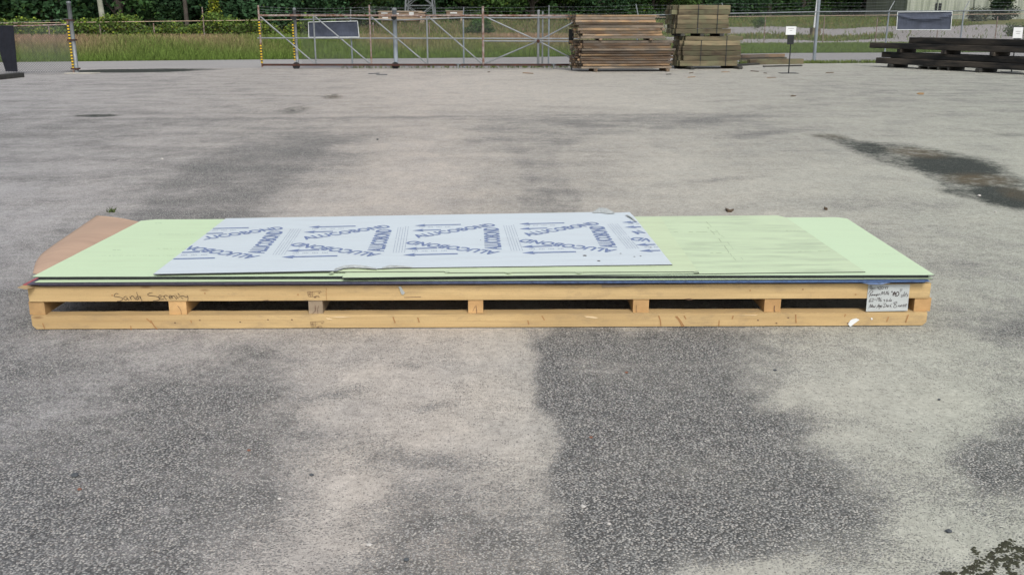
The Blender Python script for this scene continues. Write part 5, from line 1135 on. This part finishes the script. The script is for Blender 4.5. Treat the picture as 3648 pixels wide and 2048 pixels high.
# handwritten card
CARD = [[(200,245),(250,200),(300,170),(250,350)],[(300,170),(340,195),(310,345)],[(375,270),(360,310),(390,330),(415,300),(395,265),(375,270)],[(450,265),(510,255)],[(455,315),(510,305)],
[(600,215),(600,260),(670,260)],[(680,200),(630,350)],[(700,210),(760,190),(770,230),(710,310),(690,340),(780,340)],[(830,210),(800,260),(810,320),(860,310),(890,240),(850,200),(830,210)],[(950,200),(945,250),(1000,245)],[(1010,190),(970,330)],[(1050,200),(1045,250),(1090,245)],[(1110,190),(1040,350)],
[(175,550),(240,430),(330,380),(385,410),(370,470),(290,520)],[(290,480),(215,690)],[(260,600),(300,570),(300,640),(350,590)],[(375,560),(360,630),(395,560)],[(430,580),(420,620),(460,620),(470,580),(430,580),(490,620)],[(540,560),(510,590),(540,620),(570,570),(560,650),(520,665)],[(600,550),(580,590),(610,610),(640,580),(600,550)],[(660,610),(680,550),(710,560),(730,600)],
[(760,600),(830,430),(840,560),(930,420),(910,590)],[(950,590),(980,520)],[(1050,410),(1000,580)],[(990,480),(1070,460)],[(1110,410),(1060,580)],[(1150,500),(1100,530),(1140,570),(1090,590)],
[(1680,310),(1665,460)],[(1750,300),(1730,420)],[(1790,590),(1710,620),(1770,650),(1740,700),(1685,690)],[(1880,440),(1800,680)],[(1820,600),(1860,580),(1850,680)],[(1960,490),(1900,660)],[(1890,560),(1990,540)],[(2050,570),(1980,600),(2030,640),(1960,680)],
[(320,750),(240,830),(205,900),(240,930),(290,890),(280,850),(220,880)],[(340,790),(400,760),(420,800),(350,880),(330,910),(420,890)],[(470,790),(510,830)],[(510,790),(465,840)],[(600,720),(565,880)],[(700,730),(640,740),(650,790),(700,770),(710,720),(650,890)],[(790,740),(720,820),(710,880),(760,900),(795,860),(760,840),(715,870)],
[(970,810),(890,830),(950,870),(900,920)],[(1060,770),(1010,900),(1060,900),(1080,850),(1030,850)],[(1120,840),(1110,890)],[(1220,750),(1150,880),(1190,890)],[(1250,830),(1205,850),(1210,890),(1260,870),(1270,820),(1260,890)],
[(195,1210),(290,1020),(280,1190),(370,1030)],[(330,1130),(390,1110),(370,1080),(330,1120),(340,1170),(390,1160)],[(400,1110),(400,1180),(450,1120),(460,1180),(520,1080)],[(555,1210),(680,1020),(650,1190)],[(600,1130),(670,1120)],[(730,1090),(680,1110),(700,1150),(740,1090),(700,1230),(650,1240)],[(760,1140),(820,1110),(790,1080),(755,1130),(770,1180),(820,1170)],
[(940,1030),(880,1190)],[(880,1010),(980,1000),(1020,1070),(980,1140),(870,1190)],[(1040,1160),(1040,1100),(1080,1080),(1085,1160),(1045,1130)],[(1110,1160),(1120,1080),(1160,1080)],[(1250,1010),(1190,1160)],[(1170,1110),(1230,1080)],[(1200,1120),(1260,1160)],
[(1320,1010),(1430,930),(1510,920),(1500,980),(1410,1040),(1490,1090),(1480,1160),(1390,1190),(1350,1150)],[(1430,960),(1360,1150)],[(1560,1160),(1580,1080)],[(1565,1110),(1620,1080)],[(1660,1080),(1620,1110),(1640,1150),(1690,1120),(1660,1080)],[(1700,1150),(1720,1070),(1760,1070),(1750,1150)],[(1800,1060),(1860,1050),(1800,1140),(1870,1130)],[(1890,1100),(1980,1060),(1960,1020),(1900,1060),(1890,1130),(1960,1140)]]
BOLD = [[(1255,445),(1310,447)]], [[(1350,640),(1330,580),(1350,510),(1400,455),(1425,490),(1350,570),(1325,640)],[(1480,520),(1425,580),(1440,645),(1510,650),(1595,580),(1600,490),(1540,455),(1470,530),(1500,600)],[(1400,540),(1470,520)]]
cv = .0035; cm = MB()
def cpt(x_, y_, e=0.0): return pface(3080+x_/13.15, 1005+y_/13.15, .012-cv, e)
cc = [cpt(175, 130), cpt(2130, 95), cpt(2010, 1340), cpt(65, 1375)]
cm.add([p for p in cc] + [p + pv*.002 for p in cc], [(3, 2, 1, 0), (4, 5, 6, 7), (0, 1, 5, 4), (1, 2, 6, 5), (2, 3, 7, 6), (3, 0, 4, 7)], 0)
for pl_ in CARD: stroke(cm, pl_, 19, lambda x_, y_: cpt(x_, y_, .0012), 1)
for pl_ in BOLD[0]: stroke(cm, pl_, 62, lambda x_, y_: cpt(x_, y_, .0012), 1)
for pl_ in BOLD[1]: stroke(cm, pl_, 36, lambda x_, y_: cpt(x_, y_, .0012), 1)
tag(cm.build('handwritten_card', [M['card'], M['marker']]), 'grey handwritten card propped against the right end of the pallet', 'card')
# scrap paper on the lower runner, splinter on the upper
def scrap(name, pts, v, th, mat, label, cat):
    mm = MB(); a_ = [pface(x_, y_, v, .002) for x_, y_ in pts]; b_ = [p - pv*th for p in a_]; n_ = len(a_)
    mm.add(a_+b_, [tuple(range(n_)), tuple(reversed(range(n_, 2*n_)))] + [(i, (i+1) % n_, n_+(i+1) % n_, n_+i) for i in range(n_)]); return tag(mm.build(name, mat), label, cat)
scrap('paper_scrap', [(3020, 1154), (3028, 1141), (3036, 1136), (3050, 1133), (3061, 1138), (3042, 1152), (3028, 1163)], 0, .003, M['white'], 'torn white paper scrap stuck on the lower runner near the card', 'scrap')
scrap('paper_flake', [(3101, 1133), (3106, 1131), (3109, 1136), (3104, 1139)], 0, .002, M['white'], 'tiny white paper flake on the lower runner below the card', 'scrap')
scrap('tape_scrap', [(1420, 1020), (1428, 1019), (1436, 1034), (1443, 1042), (1436, 1049), (1430, 1046), (1426, 1034)], .012, .004, M['curl'], 'torn strip of grey tape hanging on the upper runner', 'scrap')
scrap('wood_splinter', [(2142, 1014), (2270, 1013), (2240, 1019), (2145, 1022)], .012, .006, M['greyblock'], 'dark thin splinter wedged under the sheets above the upper runner', 'splinter')

# ------------------------------------------------------------------ small things lying on the yard
def pebble(px, py, r, mat, label, name='pebble', flat=.6):
    p = G(px, py); m_ = MB(); r *= .72; rg_ = random.Random(int(px*3+py)); n1, n2 = 6, 9; vs = []
    for i in range(1, n1):
        th = math.pi*i/n1
        for k_ in range(n2): ph = 2*math.pi*k_/n2; q_ = r*rg_.uniform(.8, 1.15); vs.append((p.x+q_*math.sin(th)*math.cos(ph)*1.15, p.y+q_*math.sin(th)*math.sin(ph), r*flat + r*flat*math.cos(th)*rg_.uniform(.9, 1.05)))
    t0 = len(vs); vs += [(p.x, p.y, 2*r*flat), (p.x, p.y, -.001)]; fs = []
    for i in range(n1-2):
        for k_ in range(n2): fs.append((i*n2+k_, (i+1)*n2+k_, (i+1)*n2+(k_+1) % n2, i*n2+(k_+1) % n2))
    for k_ in range(n2): fs.append((t0, k_, (k_+1) % n2)); fs.append((t0+1, (n1-2)*n2+(k_+1) % n2, (n1-2)*n2+k_))
    m_.add(vs, fs); return tag(m_.build(name, M[mat], smooth=False), label, 'pebble', 'pebbles on the yard')
for a_ in [(2077, 1807, .0125, 'stonew', 'large white pebble on the dark patch, lower centre'), (2170, 1868, .009, 'stonew', 'smaller white pebble just right of and below the large white one'), (2637, 1470, .008, 'stonew', 'cream pebble near the upper middle of the dark patch'),
  (2742, 1553, .008, 'stonew', 'whitish pebble at the right side of the dark patch'), (1315, 1944, .012, 'stonew', 'cream pebble on pale dust near the bottom, left of centre'), (2761, 1321, .011, 'stoned', 'dark slate pebble in front of the pallet, right of centre'),
  (2232, 1329, .011, 'brick', 'red brick chip in front of the pallet'), (2105, 1560, .010, 'brick', 'red chip on the dark patch, left side'), (268, 1697, .018, 'stoned', 'flat dark stone at the left of the foreground'), (284, 1745, .010, 'brick', 'tan chip just below the flat dark stone'),
  (578, 569, .022, 'stonew', 'white pebble on the asphalt behind the pallet, left'), (887, 1606, .009, 'brick', 'reddish chip in the left foreground'), (995, 1778, .009, 'stonew', 'white chip in the left foreground'), (937, 1833, .007, 'stonew', 'tiny white chip below the other left white chip'),
  (1448, 1997, .012, 'stoned', 'black stone at the bottom edge, left of centre'), (1110, 1694, .011, 'stoned', 'dark stone on pale dust in the middle foreground'), (3488, 700, .022, 'stonew', 'white stone on the dark oily stain'), (3545, 758, .016, 'stonew', 'white stone in front of the dark oily stain'),
  (3246, 1537, .009, 'stonew', 'cream pebble on pale dust at the right'), (3380, 1896, .014, 'stoned', 'blue-black stone near the dark debris, bottom right'), (1345, 499, .02, 'stoned', 'small dark lump near the paving seam'), (3345, 1425, .009, 'stoned', 'small dark pebble at the right')]:
    pebble(*a_)
def flat_bit(name, pts, z0, z1, mat, label, cat):
    m_ = MB(); q_ = [G(a_, b_) for a_, b_ in pts]
    if sum((q_[i].x*q_[(i+1) % len(q_)].y - q_[(i+1) % len(q_)].x*q_[i].y) for i in range(len(q_))) < 0: q_.reverse()
    rr = random.Random(int(pts[0][0])); m_.prism([(p.x, p.y) for p in q_], [z0 + rr.uniform(0, z0)*0 for _ in q_], [z1 + rr.uniform(0, (z1-z0)) for _ in q_]); return tag(m_.build(name, M[mat]), label, cat)
flat_bit('dry_leaf', [(2584, 747), (2592, 752), (2600, 753), (2614, 750), (2606, 757), (2592, 757), (2586, 752)], .002, .013, 'dryleaf', 'curled brown leaf behind the pallet, right of centre', 'leaf')
flat_bit('dry_leaf', [(2935, 744), (2945, 746), (2948, 750), (2938, 749)], .002, .015, 'dryleaf', 'small brown leaf behind the pallet at the right', 'leaf')
flat_bit('dry_leaf', [(2836, 344), (2826, 345), (2816, 345), (2821, 342)], .002, .012, 'dryleaf', 'tiny leaf in the middle distance, right', 'leaf')
flat_bit('orange_leaf', [(3266, 336), (3272, 332), (3292, 333), (3290, 338), (3276, 338)], .002, .008, 'orangeleaf', 'orange leaf on the yard before the tarred timbers', 'leaf')
flat_bit('twig', [(2928, 832), (2934, 828), (2936, 838), (2930, 842)], .001, .01, 'dryleaf', 'small twig beside the right rear corner of the sheets', 'twig')
for (x0, y0, x1, y1, w_, mat, lab) in [(2450, 277, 2477, 274.5, 2.2, 'timber', 'broken stick on the ground before the strapped bundles'), (2733, 278.5, 2764, 277, 2.6, 'timber', 'brown stick on the ground left of the square-sign stand'), (1862, 260.5, 1900, 263, 2.5, 'timber', 'brown splinter of wood before the sliding gate, right'), (1737, 258, 1746, 257.5, 1.5, 'dryleaf', 'short dark stick before the sliding gate'), (1312, 264, 1352, 263, 1.2, 'stoned', 'thin dark stick lying before the sliding gate, left'), (1340, 267, 1380, 267.5, 1.0, 'stoned', 'second thin dark stick lying before the sliding gate'),
   (2455, 262, 2470, 260, 1.5, 'dryleaf', 'small splinter left below the strapped bundles'), (2674, 254, 2703, 256, 1.5, 'dryleaf', 'small splinter right below the strapped bundles'), (2372, 266, 2392, 265, 1.5, 'oldgrey', 'grey splinter before the loose stacks'), (2942, 261, 2970, 260, 1.2, 'dryleaf', 'thin splinter right of the square-sign stand'), (2720, 261, 2732, 262, 1.5, 'dryleaf', 'short splinter just left of the square-sign base'), (2570, 258, 2600, 257, 1.2, 'timber', 'thin chip in front of the strapped bundles')]:
    flat_bit('stick', [(x0, y0), (x1, y1), (x1, y1+w_*.5), (x0, y0+w_*.6)], .001, .012, mat, lab, 'stick')
m_ = MB()
for i in range(26): p = G(395+random.uniform(-14, 14), 756+random.uniform(-3, 3)); a_ = random.uniform(0, 6.28); m_.add([p+Vector((-.006, 0, 0)), p+Vector((.006, 0, 0)), p+Vector((math.cos(a_)*.04, math.sin(a_)*.04, random.uniform(.015, .05)))], [(0, 1, 2)])
M['tuft'] = simple('tuft_green', (.07, .10, .03), .8, .3, 40); tag(m_.build('grass_tuft', M['tuft']), 'tiny green weed tuft behind the brown sheet', 'weed')
# dark crumbly debris, bottom right
paths = [[(3560,1945),(3590,1930),(3610,1925)],[(3545,1955),(3600,1970),(3660,1995),(3720,2020)],[(3570,1940),(3640,1962),(3700,1975)],[(3540,1960),(3520,1985),(3560,1995),(3600,1990)],[(3520,1985),(3480,2010),(3440,2030),(3420,2050)],[(3555,2000),(3530,2040),(3490,2060)],[(3580,2010),(3600,2040),(3650,2060)],[(3500,2020),(3460,2045)],[(3460,1960),(3490,1968)],[(3620,1950),(3680,1990)],[(3350,2048),(3400,2040)],[(3585,1995),(3630,2015)]]
m_ = MB(); rg = random.Random(3)
for pth in paths:
    for i in range(len(pth)-1):
        L_ = math.hypot(pth[i+1][0]-pth[i][0], pth[i+1][1]-pth[i][1]); k_ = int(L_*.55)
        for j in range(k_):
            t_ = rg.random(); p = G(pth[i][0]+(pth[i+1][0]-pth[i][0])*t_+rg.gauss(0, 7), pth[i][1]+(pth[i+1][1]-pth[i][1])*t_+rg.gauss(0, 6)); r_ = rg.uniform(.002, .0065)
            c8 = [p+Vector((rg.uniform(-1, 1)*r_*1.6, rg.uniform(-1, 1)*r_*1.6, 0)) for _ in range(4)]; tp = p+Vector((0, 0, r_*rg.uniform(.5, 1.3)))
            m_.add([p+Vector((-r_*1.5, -r_*.4, 0)), p+Vector((r_*.2, -r_*1.2, 0)), p+Vector((r_*1.6, r_*.3, 0)), p+Vector((-r_*.1, r_*1.3, 0)), tp], [(0, 1, 4), (1, 2, 4), (2, 3, 4), (3, 0, 4)])
o = m_.build('dirt_crumbs', M['dirt']); tag(o, 'dark crumbly dirt and moss at the bottom right corner', 'dirt', kind='stuff')
print('objects', len(bpy.data.objects))
